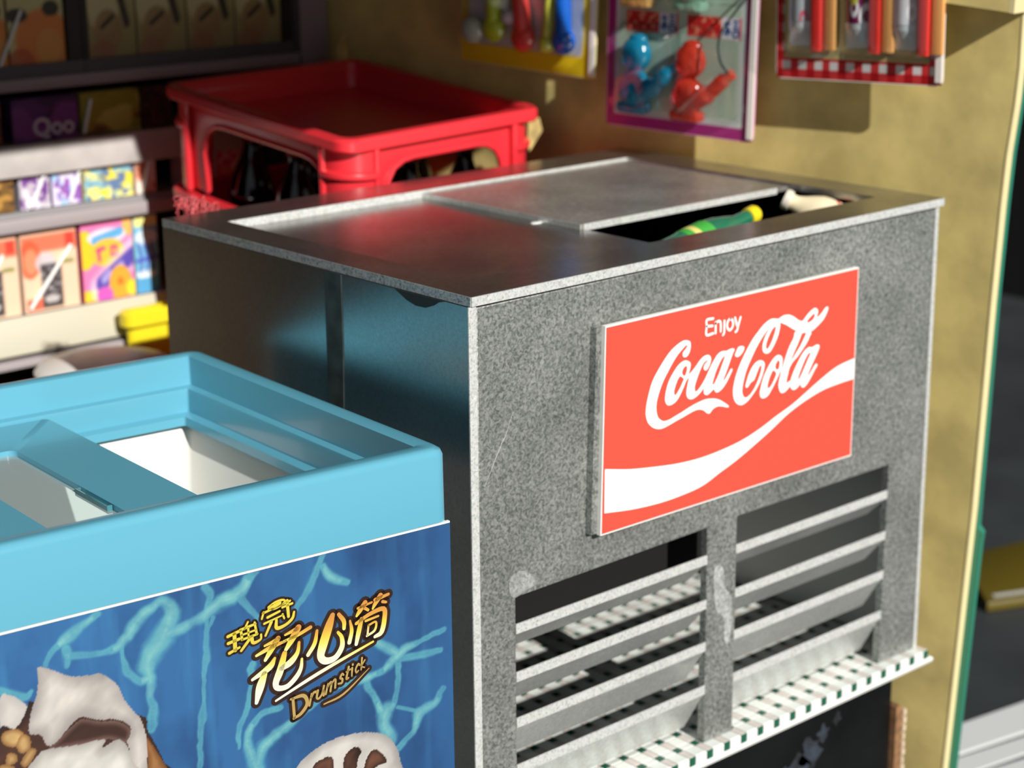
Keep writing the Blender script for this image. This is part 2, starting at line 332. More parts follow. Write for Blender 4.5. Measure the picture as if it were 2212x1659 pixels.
LOGO_LARGE = [[(2580,-1970,70),(2670,-2080,80),(2770,-2210,45)],[(2890,-2120,35),(2680,-2060,60),(2470,-2030,30)],[(2770,-2020,30),(2580,-1980,60)],[(2290,-1900,85),(2370,-2010,95),(2480,-2150,50)],[(2510,-2030,30),(2320,-2000,45),(2120,-1940,50)],[(2480,-1950,30),(2310,-1910,60)],[(2640,-2220,40),(2720,-2320,90),(2960,-2420,40)],[(2790,-2390,80),(2860,-2550,115),(2920,-2740,50)],[(2500,-2190,70),(2570,-2400,105),(2640,-2550,90),(2610,-2630,75),(2480,-2640,70),(2350,-2550,70),(2280,-2450,55),(2260,-2330,35)],[(2290,-2100,40),(2320,-2230,60),(2420,-2330,90),(2550,-2380,70)],[(2030,-2010,40),(2070,-2170,60),(2170,-2300,55)],[(1800,-1860,70),(1860,-2000,120),(1950,-2220,130),(1990,-2370,105),(1920,-2450,95),(1780,-2440,80),(1680,-2320,75),(1680,-2190,55),(1730,-2110,40)],[(1710,-1870,50),(1640,-1980,60),(1640,-2080,50)],[(1550,-2000,30),(1530,-2140,55),(1570,-2290,60)],[(1320,-1810,70),(1400,-1900,65),(1450,-1960,35)],[(1430,-1860,35),(1220,-1830,30)],[(1330,-1880,45),(1280,-1920,40)],[(1090,-1770,75),(1170,-1860,60),(1210,-1920,30)],[(1170,-1810,55),(970,-1780,40)],[(1060,-1860,45),(1010,-1880,35)],[(1380,-2020,60),(1430,-2190,70),(1470,-2340,50)],[(1460,-2060,45),(1250,-1980,55),(1050,-1960,65),(1040,-2100,70),(1090,-2270,70),(1190,-2310,45)],[(1320,-2060,35),(1130,-2040,30)],[(1280,-2130,30),(1300,-2260,30)],[(1280,-2130,30),(1170,-2110,30),(1190,-2220,35),(1310,-2270,30)],[(2650,-2790,30),(2040,-2590,50),(1220,-2370,30)]]
LOGO_SMALL = [[(3260,-1770,40),(3110,-1740,40)],[(3170,-1760,50),(3170,-1970,55)],[(3260,-1860,40),(3110,-1840,40)],[(3250,-1990,40),(3110,-1950,30)],[(3090,-1730,40),(2880,-1700,30)],[(3080,-1740,35),(3070,-1860,35)],[(2890,-1680,30),(2870,-1830,35)],[(3080,-1800,25),(2870,-1780,25)],[(3070,-1860,30),(2860,-1840,30)],[(2980,-1730,30),(2980,-1860,25)],[(2980,-1890,40),(3090,-2000,35)],[(2940,-1860,50),(2920,-1940,45),(2820,-1920,30),(2810,-1860,30)],[(2980,-1650,25),(3030,-1730,30)],[(2690,-1530,30),(2600,-1490,30),(2510,-1480,30),(2460,-1500,25),(2500,-1540,30),(2610,-1570,30),(2690,-1550,30)],[(2650,-1530,45),(2530,-1510,40)],[(2770,-1590,30),(2390,-1520,30)],[(2760,-1580,30),(2790,-1660,25)],[(2710,-1660,35),(2540,-1620,30)],[(2760,-1730,30),(2490,-1680,20)],[(2660,-1730,40),(2750,-1890,30)],[(2590,-1720,35),(2590,-1830,50),(2470,-1820,40),(2370,-1760,40),(2340,-1680,30)],[(2430,-1510,45),(2420,-1720,40)],[(2500,-1580,30),(2360,-1560,30)],[(2500,-1670,30),(2480,-1730,25)]]
LOGO_WORD = [[(2410,-2830,40),(2400,-3090,40)],[(2440,-2830,30),(2260,-2830,50),(2210,-2950,50),(2300,-3060,45),(2410,-3100,35)],[(2180,-2990,30),(2140,-2840,30)],[(2150,-2890,30),(2110,-2830,30),(2080,-2830,40)],[(2050,-2820,35),(2070,-2910,30),(2040,-2930,30),(1990,-2880,30),(1960,-2780,30)],[(1970,-2840,30),(1970,-2910,30)],[(1940,-2900,30),(1900,-2770,25)],[(1910,-2820,20),(1870,-2760,25),(1850,-2770,30),(1870,-2880,30)],[(1860,-2800,20),(1810,-2740,25),(1790,-2750,30),(1800,-2850,30)],[(1670,-2710,25),(1690,-2690,30),(1720,-2740,30),(1690,-2760,30),(1700,-2810,30),(1750,-2810,25)],[(1590,-2620,30),(1630,-2770,30),(1600,-2770,25)],[(1630,-2680,20),(1570,-2660,25)],[(1540,-2650,30),(1550,-2760,20)],[(1530,-2610,30),(1530,-2600,25)],[(1430,-2640,25),(1450,-2620,30),(1490,-2680,25),(1480,-2730,25),(1450,-2710,20)],[(1390,-2550,25),(1410,-2710,20)],[(1350,-2590,20),(1400,-2660,20),(1360,-2690,20)],[(1970,-3030,20),(1680,-2970,30),(1290,-2720,10)]]
ICE = {'cream_back':[(6120,-1760),(5990,-1780),(5890,-1870),(5800,-2000),(5900,-2140),(6020,-2200),(6150,-2170)],'choc_base':[(5800,-1950),(5670,-1950),(4490,-2440),(4380,-2670),(4280,-2910),(4190,-3160),(4140,-3390),(6200,-2740),(6150,-2140),(5990,-2190),(5870,-2080)],'cone':[(4430,-2730),(4320,-2900),(4200,-3150),(4120,-3390),(4400,-3310),(4390,-3000)],'cream_top':[(5650,-1520),(5490,-1600),(5270,-1740),(5020,-1790),(4920,-1800),(4790,-1910),(4700,-2030),(4640,-2210),(4540,-2380),(4450,-2520),(4400,-2740),(4400,-3000),(4440,-3290),(4620,-3240),(4610,-2930),(4640,-2740),(4580,-2610),(4660,-2490),(4810,-2410),(4960,-2380),(5170,-2280),(5290,-2320),(5410,-2420),(5520,-2510),(5620,-2510),(5690,-2350),(5820,-2300),(5780,-2060),(5700,-1870),(5660,-1670)],'choc_band':[(5170,-2310),(4960,-2400),(4770,-2450),(4630,-2550),(4590,-2650),(4660,-2750),(4820,-2670),(4930,-2640),(5200,-2620),(5400,-2600),(5620,-2570),(5510,-2500),(5320,-2370)],'cream_low':[(5730,-2590),(5600,-2560),(5280,-2610),(4920,-2640),(4960,-2740),(4760,-2690),(4650,-2800),(4590,-3020),(4560,-3260),(5820,-2860)],'nut':[[(6130,-2210),(5990,-2190),(5880,-2280),(5920,-2390),(6030,-2410),(6140,-2320)],[(5910,-2290),(5820,-2340),(5820,-2480),(5930,-2520),(5980,-2400)],[(6100,-2480),(6000,-2500),(5990,-2600),(6110,-2620)],[(5830,-2490),(5750,-2540),(5880,-2700),(5950,-2630)],[(6190,-2590),(6030,-2650),(6010,-2800),(6200,-2740)]],'cup':[(2400,-3790),(2180,-3640),(1880,-3560),(1530,-3570),(1270,-3630),(1050,-3750),(910,-3950),(860,-4160),(880,-4540),(2410,-4050)],'cupdark':[[(2170,-3870),(2070,-3790),(1890,-3790),(1860,-3930),(1890,-4220),(2180,-4130)],[(1720,-3970),(1680,-3830),(1530,-3760),(1440,-3850),(1500,-3960),(1580,-4320),(1750,-4260)],[(1380,-4000),(1260,-3880),(1140,-3960),(1060,-4120),(1200,-4130),(1410,-4220)]]}

# ------------------------------------------------------------------ materials used all over
M_front = mat_sheet('silver_film_front', (108, 111, 108), (176, 179, 175), 190, .42, .45, .2, .35)
M_side = mat_sheet('silver_film_side', (166, 168, 168), (182, 184, 184), 230, .30, 1.0, .05, .05)
M_inner = mat('grey_inner_board', (238, 240, 238), .45)
M_top = mat_sheet('silver_film_top', (150, 149, 146), (172, 171, 168), 120, .25, .9, .2, .06)
M_top2 = mat_sheet('silver_film_hazy', (160, 158, 152), (190, 188, 182), 120, .34, .6, .2, .08)
M_blade = mat_sheet('silver_film_blade', (196, 199, 197), (222, 225, 222), 190, .34, .5, .1, .12)
M_glit = mat_glitter('glitter_cut_edge', (215, 218, 214))
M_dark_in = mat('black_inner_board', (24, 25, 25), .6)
M_black = mat('black_board', (14, 15, 16), .35, var=.3, scale=9)
M_goldwall = mat('gold_paper', (222, 202, 132), .55, var=.08, scale=9, bump=.25, bscale=26, spec=.35)
M_cream_edge = mat('cream_board_edge', (232, 216, 164), .6)
M_acrylic = mat('teal_acrylic_edge', (52, 128, 106), .25)
M_grout = mat('grey_grout', (92, 94, 92), .7)
M_white_gloss = mat('white_gloss', (240, 240, 236), .25)
M_print = mat_print('print_satin', .4)
M_print_gloss = mat_print('print_gloss', .22, .5, .3)
M_print_matt = mat_print('print_matt', .6, .3)
M_red_pl = mat('red_plastic', (230, 50, 60), .32, coat=.15)
M_ground = mat('dark_table', (50, 54, 56), .55, var=.1, scale=3)
M_backdrop = mat('black_cloth', (7, 8, 9), .9)

# ------------------------------------------------------------------ the setting
ZG = -1.30
struct('floor_table', MB().box(-4, -4, ZG-.05, 6, 6, ZG), M_ground, label='dark grey table top below the miniature shop', )
struct('wall_far', MB().box(-3, 4.6, ZG, 6, 4.65, 2.4), M_backdrop, label='unlit black background behind the shop')
struct('wall_far_right', MB().box(5.2, -1.5, ZG, 5.25, 4.6, 2.4), M_backdrop, label='unlit black background right of the shop')

# right-hand wall: gold paper on board, rotated a little outwards
WA = math.radians(9); WO = Vector((1.02, .75, 0)); WU = Vector((math.sin(WA), -math.cos(WA), 0)); WN = Vector((-math.cos(WA), -math.sin(WA), 0))
def wl(u, z, d=0.):
    p = WO+WU*u+WN*d; return (p.x, p.y, z)
edge = [(.722, ZG+.002), (.7337, -1.074), (.7602, -.5675), (.7715, -.20), (.7785, -.03), (.7835, .055), (.7925, .14), (.7962, .20), (.7985, .95)]
wall = struct('wall_right', MB().prism([(-1.3, ZG+.002)]+edge+[(-1.3, .95)], 0, -.018, wl), M_goldwall, label='gold papered side wall of the shop')
e2 = [(u+.0006, z) for u, z in edge]
mb = MB(); mb.loft([[wl(u, z, 0.0008) for u, z in e2], [wl(u, z, -.019) for u, z in e2]], ring=False)
mb.loft([[wl(u-.003, z, 0.0008) for u, z in e2], [wl(u, z, 0.0008) for u, z in e2]], ring=False)
obj('edge_strip', mb, M_cream_edge, wall, label='pale cream front edge of the gold wall')
ac = [(.734, ZG+.002), (.746, -1.074), (.769, -.64), (.7715, -.615), (.7625, -.605), (.7725, -.20), (.7795, -.03), (.7845, .055), (.7935, .14), (.7972, .20), (.7995, .95)]
obj('acrylic_sheet', MB().prism([(-1.3, ZG+.002)]+ac+[(-1.3, .95)], -.0195, -.033, wl), M_acrylic, wall, label='teal green translucent edge behind the gold board')

# unseen roof above the shop rear, front edge cut to shape its shadows
struct('shade_roof', MB().prism([(-1.2, .25), (.20, .25), (.20, -.22), (.76, -.22), (.76, -.6), (.785, -.6), (.785, .25), (1.0, .25), (1.0, 1.93), (-1.2, 1.93)], .70, .73, ident), mat('brown_board', (120, 92, 60), .7), label='brown unseen roof, front edge cut to shade shelves and crate')
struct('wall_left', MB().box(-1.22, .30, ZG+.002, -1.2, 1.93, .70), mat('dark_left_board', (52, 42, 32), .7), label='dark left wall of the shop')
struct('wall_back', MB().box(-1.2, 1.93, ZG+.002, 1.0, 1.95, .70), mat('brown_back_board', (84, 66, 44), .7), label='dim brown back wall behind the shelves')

# tiled floor slab with nosing
FZ = -.785
floor = struct('floor', MB().box(-1.1, -.018, FZ-.026, 1.004, 1.92, FZ-.0035), M_grout, label='white and green mosaic tiled shop floor')
LIP = MB(); LIP.loft([[(-1.1, -.021, FZ-.0155), (1.012, -.021, FZ-.0155)], [(-1.1, -.0245, FZ-.019), (1.014, -.0245, FZ-.019)], [(-1.1, -.0225, FZ-.0245), (1.012, -.0225, FZ-.0245)], [(-1.1, -.018, FZ-.0275), (1.012, -.018, FZ-.0275)], [(-1.1, -.014, FZ-.0155), (1.012, -.014, FZ-.0155)]], ring=False, closed=True)
obj('nosing', LIP, M_white_gloss, floor, label='glossy white lip under the front row of tiles')
PW, PN, GR = .0257, .0133, .0017        # wide and narrow tile widths, joint
P_ = PW+PN
TC = {'w': lin((226, 228, 222)), 'g': lin((30, 84, 66)), 'p': lin((206, 200, 192))}
M_tile_w = mat('tile_white', (234, 238, 233), .22, var=.04, scale=30); M_tile_p = mat('tile_offwhite', (218, 208, 202), .25, var=.05, scale=25); M_tile_g = mat('tile_green', (34, 92, 72), .2)
def tile_mb(w, d): return MB().box(0, 0, -.003, w-GR, d-GR, 0)
TM = {}
for kx, wx in (('W', PW), ('N', PN)):
    for ky, wy in (('W', PW), ('N', PN)):
        mtl = M_tile_g if kx+ky == 'NN' else (M_tile_w if ky == 'N' or kx == 'W' else M_tile_p)
        TM[kx+ky] = mesh_of('tile_mesh', tile_mb(wx, wy), mtl, bev=.0006, bseg=1)
TM['NF'] = mesh_of('tile_mesh', MB().box(0, -.003, -.0145, PN-GR, 0, 0), M_tile_g, bev=.0006, bseg=1)
TM['WF'] = mesh_of('tile_mesh', MB().box(0, -.003, -.0145, PW-GR, 0, 0), M_tile_w, bev=.0006, bseg=1)
n_tile = 0
rest = {'w': MB(), 'p': MB(), 'g': MB()}
x_start = 1.004-27*P_
def lay(key, x, y, z=FZ):
    global n_tile
    near = n_tile < 296 and x > .02
    if near:
        o = bpy.data.objects.new('tile', TM[key]); o.location = (x, y, z); link(o, floor); n_tile += 1
    else:
        w = PW if key[0] == 'W' else PN; d = PW if key[1] == 'W' else PN
        k = 'g' if key == 'NN' else ('w' if key[1] == 'N' or key[0] == 'W' else 'p')
        if key[1] == 'F': rest['g' if key[0] == 'N' else 'w'].box(x, y-.003, z-.0145, x+w-GR, y, z)
        else: rest[k].box(x, y, z-.003, x+w-GR, y+d-GR, z)
for i in range(27):
    x = x_start+i*P_
    if x > .02 or x < -.5: continue
for i in range(27):
    x = x_start+i*P_
    if x > .25:
        lay('WF', x, -.0182, FZ-.0006); lay('NF', x+PW, -.0182, FZ-.0006)
y = -.0195
for r in range(19):
    for i in range(27):
        x = x_start+i*P_
        if x < -.03: continue
        lay('WW', x, y); lay('NW', x+PW, y)
    for i in range(27):
        x = x_start+i*P_
        if x < -.03: continue
        lay('WN', x, y+PW); lay('NN', x+PW, y+PW)
    y += P_
for k, m_ in (('w', M_tile_w), ('p', M_tile_p), ('g', M_tile_g)):
    obj('tile_field', rest[k], m_, floor, kind='stuff')

# black plinth under the floor, and a strip of corrugated card beside it
b_ = struct('trim_1', MB().box(-1.1, .012, ZG+.002, .948, .05, FZ-.028), M_black, label='black board plinth below the tiled floor')
SM = MB()
for (sx, sz, sr) in ((.69, -.935, .040), (.735, -.90, .026), (.665, -.975, .034), (.765, -.875, .014), (.715, -.965, .030), (.80, -.86, .010), (.64, -.93, .012)):
    P = [(sx+sr*(1+.35*math.sin(5*a+sx*90))*math.cos(a), .0116, sz+sr*(1+.35*math.sin(4*a+sz*70))*math.sin(a)) for a in np.linspace(0, 2*math.pi, 22, endpoint=False)]
    b0 = SM.pts(P); SM.fc.append(list(range(b0, b0+22)))
obj('dust_smudge', SM, mat('dust_smudge', (46, 55, 68), .8, rgb2=(17, 19, 22), scale=42), b_, label='dull bluish dust smudge on the black board', kind='stuff')
card = thing('cardboard_strip', 'brown corrugated cardboard strip standing beside the black plinth', 'cardboard', (.965, 0, ZG))
mb = MB().prism([(.949, ZG+.002), (.949, -.885), (.954, -.879), (.959, -.884), (.966, -.889), (.972, ZG+.002)], .0, .09, lambda x, z, d: (x, d, z))
obj('sheet', mb, mat('brown_card', (134, 98, 66), .8, var=.15, scale=60), card)
mb = MB()
for k in range(26):
    z = -.893-k*.0152; mb.box(.9665, -.003, z-.011, .9725+.003*rng.random(), .004, z)
obj('corrugation', mb, mat('card_flutes', (206, 186, 160), .8), card, label='pale torn corrugated edge', kind='stuff')

# ------------------------------------------------------------------ the metal bottle cooler
HB = FZ+.0004
cooler = thing('bottle_cooler', 'silver metal bottle cooler with red drink sign on its louvered front', 'cooler', (.5, .37, HB))
mb = MB().prism([(.0085, -.0162), (.0085, HB), (.0716, HB), (.0716, -.4345), (.4576, -.4305), (.4576, HB), (.5236, HB), (.5236, -.4285), (.8956, -.4305), (.8905, HB), (.985, HB), (.985, -.0162)], 0., .014, lambda x, z, d: (x, d, z))
obj('front_panel', mb, M_front, cooler, bev=.0012, bseg=1)
lp = obj('side_panel', MB().box(-.006, .001, HB, .0075, .733, -.0135), M_side, cooler)
obj('cut_edge', MB().box(-.0058, -.0012, HB, .0073, .0008, -.0136), M_glit, lp, label='sparkling silver cut edge')
rp = obj('side_panel', MB().box(.9855, .001, HB, .9965, .733, -.0135), M_front, cooler)
obj('cut_edge', MB().box(.9857, -.0012, HB, .9945, .0008, -.0136), M_glit, rp, label='sparkling silver cut edge')
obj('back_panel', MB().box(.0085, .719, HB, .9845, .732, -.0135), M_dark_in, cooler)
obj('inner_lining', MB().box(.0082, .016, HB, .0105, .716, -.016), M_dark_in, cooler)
obj('inner_lining', MB().box(.9825, .016, HB+.004, .9852, .716, -.016), M_inner, cooler, label='plain grey inner face of the right side')
# tub under the lid, plus an added box blocking sun through the louvers
obj('sun_blocker', MB().box(.03, .095, -.53, .60, .69, -.1355), mat('black_tub', (6, 6, 7), .7), cooler, label='black box added under the lid to block sun through the louvers')
mb = MB(); mb.loft([[(.02, .02, -.014), (.975, .02, -.014), (.975, .71, -.014), (.02, .71, -.014)], [(.03, .03, -.135), (.965, .03, -.135), (.965, .70, -.135), (.03, .70, -.135)]], cap1=True)
obj('inner_tub', mb, mat('black_tub', (6, 6, 7), .7), cooler)
def rct(x0, y0, x1, y1, z): return [(x0, y0, z), (x1, y0, z), (x1, y1, z), (x0, y1, z)]
mb = MB().loft([rct(-.0025, -.0025, 1.0035, .737, -.0125), rct(-.0025, -.0025, 1.0035, .737, 0), rct(.058, .079, .930, .648, 0), rct(.058, .079, .930, .648, -.0125)], closed=True)
lid = obj('lid_frame', mb, M_top, cooler, bev=.0006, bseg=1)
obj('cut_edge', MB().box(-.0022, -.0042, -.0127, 1.0035, -.0024, -.0004), M_glit, lid, label='sparkling silver front edge of the lid')
obj('cut_edge', MB().box(-.0040, -.0025, -.0127, -.0024, .7365, -.0004), mat_glitter('shaded_cut_edge', (84, 92, 94)), lid, label='speckled left edge of the lid, coloured dark as in shade')  # left edge is the same glitter film, its shade put into the colour
obj('cut_edge', MB().box(.0585, .6460, -.0135, .9295, .6478, -.0002), M_glit, lid, label='bright inner edge at the back of the lid opening')
obj('cut_edge', MB().box(1.0032, -.0025, -.0125, 1.005, .7365, -.0004), M_glit, lid)
obj('lid_panel', MB().box(.0585, .0795, -.0185, .452, .6455, -.0128), M_top, cooler, bev=.0005, bseg=1, label='flat left lid panel closing the opening')
pr = obj('lid_panel', MB().box(.4455, .262, -.0125, .9295, .645, -.0045), M_top2, cooler, bev=.0005, bseg=1, label='right lid panel slid towards the back')
obj('cut_edge', MB().box(.450, .2595, -.0145, .899, .2622, -.0040), M_glit, pr, label='sparkling front edge of the right lid panel')
obj('cut_edge', MB().box(.4435, .262, -.0126, .4456, .645, -.0042), M_blade, pr)
mb = MB(); P = [(.556+.006*math.cos(a)*1.6, .345+.005*math.sin(a), -.0040) for a in np.linspace(0, 2*math.pi, 16, endpoint=False)]
# paint fleck, dull dark strip and glue stain
fl = MB().lathe([(.0085, 0), (.0075, .0012), (.003, .0016)], 14, Matrix.Translation((.435, .352, -.0128)) @ Matrix.Diagonal((1.3, .8, 1, 1)))
obj('paint_fleck', fl, M_white_gloss, cooler, label='small white paint fleck on the lid')
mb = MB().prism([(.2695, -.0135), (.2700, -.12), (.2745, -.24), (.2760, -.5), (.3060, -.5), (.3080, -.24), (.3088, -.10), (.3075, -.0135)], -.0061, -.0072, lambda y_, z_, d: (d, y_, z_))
obj('dark_strip', mb, mat('dull_strip', (66, 74, 72), .55, metal=.5, var=.15, scale=40), cooler, label='dull dark vertical strip on the left side')
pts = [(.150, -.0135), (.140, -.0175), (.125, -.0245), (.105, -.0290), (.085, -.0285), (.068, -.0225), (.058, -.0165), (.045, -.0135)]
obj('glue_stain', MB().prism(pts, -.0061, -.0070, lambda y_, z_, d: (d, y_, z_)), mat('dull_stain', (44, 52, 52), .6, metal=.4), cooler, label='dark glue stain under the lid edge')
m_ = MB(); ribbon(m_, [(.0180, -.262, .0006), (.0460, -.213, .0011), (.0560, -.1985, .0008), (.0700, -.168, .0005)], lambda x, z, d: (x, d, z), -.0004, caps=False)
obj('scratch', m_, M_glit, cooler, label='fine pale scratch on the front')
for (bx0, bx1) in ((.0722, .4585), (.5230, .8950)):
    for zt, by, bz in ((-.4745, .040, .040), (-.5465, .042, .050), (-.6160, .042, .064), (-.6880, .043, .073)):
        mb = MB().prism([(.0025, zt), (.0025, zt-.0145), (by, zt-bz-.012), (by+.009, zt-bz-.006)], bx0, bx1, lambda y_, z_, d: (d, y_, z_))
        bl = obj('louver_blade', mb, M_blade, cooler)
        obj('cut_edge', MB().box(bx0, .0003, zt-.0145, bx1, .0024, zt), M_glit, bl)

def smear(pts, label):
    L = smoothline(pts, 4, True); obj('glue_smear', MB().prism([tuple(p) for p in L], -.0003, -.0008, lambda x, z, d: (x, d, z)), mat_sheet('glue_film_%d' % len(bpy.data.materials), (150, 153, 151), (205, 208, 206), 160, .3, .3, .3, .4), cooler, label=label)
smear([(.062, -.402), (.082, -.398), (.100, -.408), (.108, -.424), (.090, -.4285), (.069, -.434), (.060, -.424)], 'dried glue smear at the corner of the left louver opening')
smear([(.474, -.500), (.492, -.502), (.497, -.535), (.512, -.556), (.516, -.600), (.508, -.632), (.499, -.622), (.497, -.588), (.480, -.570), (.474, -.54)], 'dried glue smear on the post between the louvers')

# sign on the front: white board, red print, white script and ribbon
SY = -.020
mb = MB().prism([(.2136, -.3757), (.7679, -.3816), (.7685, -.0759), (.2216, -.0745)], SY, SY+.0075, lambda x, z, d: (x, d, z))
sign = obj('sign_board', mb, mat('white_board', (240, 240, 236), .4), cooler, label='red sign reading Enjoy Coca-Cola with white ribbon')
mb = MB().prism([(.203, -.374), (.765, -.380), (.766, -.079), (.2125, -.0765)], SY+.0078, -.0004, lambda x, z, d: (x, d, z))
obj('sign_backing', mb, M_front, cooler, label='silver spacer board behind the red sign')
re_ = [tuple(p) for p in smoothline(RIBBON_EDGES[0], 6)]; rb_ = [tuple(p) for p in smoothline(RIBBON_EDGES[1][::-1], 6)]
def sg(x, z, d): return (x, d, z)
M_sign_red = mat('sign_red', (246, 82, 66), .45, spec=.3); M_sign_white = mat('sign_white', (250, 252, 250), .45, spec=.3)
b0 = .0022
mb = MB().prism([(.2136+b0, -.3757+b0), (.7679-b0, -.3816+b0), (.7685-b0, -.0759-b0), (.2216+b0-.0005, -.0745-b0)], SY-.0002, SY-.0006, sg)
obj('red_print', mb, M_sign_red, sign, label='red printed face')
mb = MB(); n_ = min(len(re_), len(rb_))
T_ = [(x/1e4, z/1e4) for x, z in re_[:n_]]; B_ = [(x/1e4, z/1e4) for x, z in [r for r in rb_][::-1][:n_]]
B_ = [(x/1e4, z/1e4) for x, z in [tuple(p) for p in smoothline(RIBBON_EDGES[1][::-1], 6)][:n_]] if RIBBON_EDGES[1][0][0] > RIBBON_EDGES[1][-1][0] else [(x/1e4, z/1e4) for x, z in [tuple(p) for p in smoothline(RIBBON_EDGES[1], 6)][:n_]]
mb.loft([[sg(x, z, SY-.0009) for x, z in T_], [sg(x, z, SY-.0009) for x, z in B_]], ring=False)
obj('ribbon_print', mb, M_sign_white, sign, label='white wave ribbon across the sign')
mb = MB()
for gi, loops in enumerate(SCRIPT_LOOPS):
    V, F = fill2d([smoothline([(x/1e4, z/1e4) for x, z in l], 4, True) for l in loops])
    b = mb.pts([sg(x, z, SY-.0010-gi*2e-5) for x, z in V]); mb.fc += [[b+i for i in f] for f in F]
obj('script_lettering', mb, M_sign_white, sign, label='white flowing script Coca-Cola')
mb = MB()
for l in ENJOY_STROKES: ribbon(mb, [(x/1e4, z/1e4, .0037) for x, z in l], sg, SY-.0010)
obj('small_lettering', mb, M_sign_white, sign, label='small white word Enjoy')

# ------------------------------------------------------------------ blue chest freezer
FK = .973
FF = Vector((-.10, -.0691, -.1638)); FU = Vector((-.9946, .1035, 0)); FV = Vector((.0567, .998, 0))
def fz(u, v, w):
    p = FF+(FU*u+FV*v)*FK; return (p.x, p.y, FF.z+w*FK)
FW, FD = 1.10, .648
M_blue = mat('blue_plastic', (95, 166, 190), .2, sss=.05, coat=.15)
M_frost = mat_clear('frosted_pane', (235, 245, 245), .10, .25, .25)
freezer = thing('chest_freezer', 'sky blue topped ice cream freezer with blue water poster front', 'freezer', fz(.55, .32, 0)[:2]+(HB,))
def rl(d, w, r, db=0.):
    return [(u, v, w) for u, v in rrect(d, d, FW-d, FD-d-db, r)]
mb = MB(fz).loft([rl(.02, -.100, .012), rl(.0, -.0995, .016), rl(.0, -.010, .018), rl(.002, -.004, .018), rl(.007, -.0005, .018), rl(.012, 0, .016),
                  rl(.026, 0, .006), rl(.030, -.002, .004), rl(.033, -.044, .004, .004), rl(.043, -.0465, .004, .004), rl(.044, -.050, .004, .004), rl(.0455, -.082, .004, .004), rl(.058, -.0855, .004, .004), rl(.060, -.098, .004, .004)], closed=True)
rim = obj('rim_frame', mb, M_blue, freezer, smooth=True)
mb = MB(fz)
for (a0, b0_, a1, b1) in ((.004, .004, FW-.004, .012), (.004, FD-.012, FW-.004, FD-.004), (.004, .012, .012, FD-.012), (FW-.012, .012, FW-.004, FD-.012)):
    mb.box(a0, b0_, -.638, a1, b1, -.1003)
mb.box(.012, .012, -.638, FW-.012, FD-.012, -.625)
obj('body', mb, mat('freezer_white', (236, 238, 236), .35), freezer)
def rr3(x0, y0, x1, y1, w): return [(u, v, w) for u, v in rrect(x0, y0, x1, y1, .015, 4)]
mb = MB(fz).loft([rr3(.018, .018, FW-.018, FD-.018, -.1006), rr3(.046, .046, FW-.046, FD-.046, -.1012), rr3(.05, .05, FW-.05, FD-.05, -.112), rr3(.09, .09, FW-.09, FD-.09, -.48)], cap1=True)
obj('bin', mb, mat('bin_white', (228, 228, 222), .4), freezer, label='white tapered bin inside', smooth=True)
# sliding lid with glass, and the second lid further left
def lid_frame(u0, u1, o0, o1, w, name_label):
    v0, v1, ov0, ov1 = .046, .590, .085, .475
    L0 = lambda a, b, c, d, ww, r: [(u, v, ww) for u, v in rrect(a, b, c, d, r, 4)]
    m_ = MB(fz).loft([L0(u0, v0, u1, v1, w-.012, .01), L0(u0, v0, u1, v1, w-.002, .01), L0(u0+.002, v0+.002, u1-.002, v1-.002, w, .01), L0(o0-.001, ov0, o1, ov1, w, .012), L0(o0, ov0+.001, o1-.001, ov1-.001, w-.012, .012)], closed=True)
    f = obj('lid', m_, M_blue, freezer, smooth=True, label=name_label)
    obj('glass_pane', MB(fz).box(o0+.001, ov0+.002, w-.009, o1-.002, ov1-.002, w-.007), M_frost, f, label='frosted clear pane')
    return f
l1 = lid_frame(.272, .60, .374, .475, -.048, 'blue sliding lid with a frosted pane')
h = MB(fz); h.box(.3745, .185, -.0590, .381, .272, -.0535); h.box(.379, .185, -.0590, .382, .272, -.048); h.box(.3745, .183, -.0590, .382, .1865, -.048); h.box(.3745, .2705, -.0590, .382, .274, -.048)
obj('finger_grip', h, mat('clear_teal', (70, 130, 140), .15), l1, bev=.0008, bseg=1, label='small clear finger grip on the lid edge')
l2 = lid_frame(.66, 1.04, .70, 1.0, -.066, 'second blue lid further along')

# poster
PU, PZ0, PZ1 = .78, -.103, -.635
def pg_(a, b): return fz(a*PU, -.0008, PZ0+(PZ1-PZ0)*b)
OFFZ = 0.0
caus_seg = []
for l in CAUSTICS:
    L = smoothline([(x/1e4, z/1e4-OFFZ, w/1e4) for x, z, w in l], 4) if len(l) > 2 else [np.array((x/1e4, z/1e4-OFFZ, w/1e4)) for x, z, w in l]
    caus_seg += [(L[i], L[i+1]) for i in range(len(L)-1)]
ICEP = {k: ([[(x/1e4, z/1e4-OFFZ) for x, z in q] for q in v] if isinstance(v[0], list) else [[(x/1e4, z/1e4-OFFZ) for x, z in v]]) for k, v in ICE.items()}
def inside(P, X, Z):
    r = np.zeros(X.shape, bool); n = len(P)
    for i in range(n):
        x0, z0 = P[i]; x1, z1 = P[(i+1) % n]
        c = ((z0 > Z) != (z1 > Z)) & (X < (x1-x0)*(Z-z0)/((z1-z0) or 1e-9)+x0); r ^= c
    return r
def edge_dist(P, X, Z):
    d = np.full(X.shape, 9.)
    for i in range(len(P)):
        a = np.array(P[i]); b = np.array(P[(i+1) % len(P)]); ab = b-a
        t = np.clip(((X-a[0])*ab[0]+(Z-a[1])*ab[1])/(ab@ab+1e-12), 0, 1)
        d = np.minimum(d, np.hypot(X-a[0]-t*ab[0], Z-a[1]-t*ab[1]))
    return d
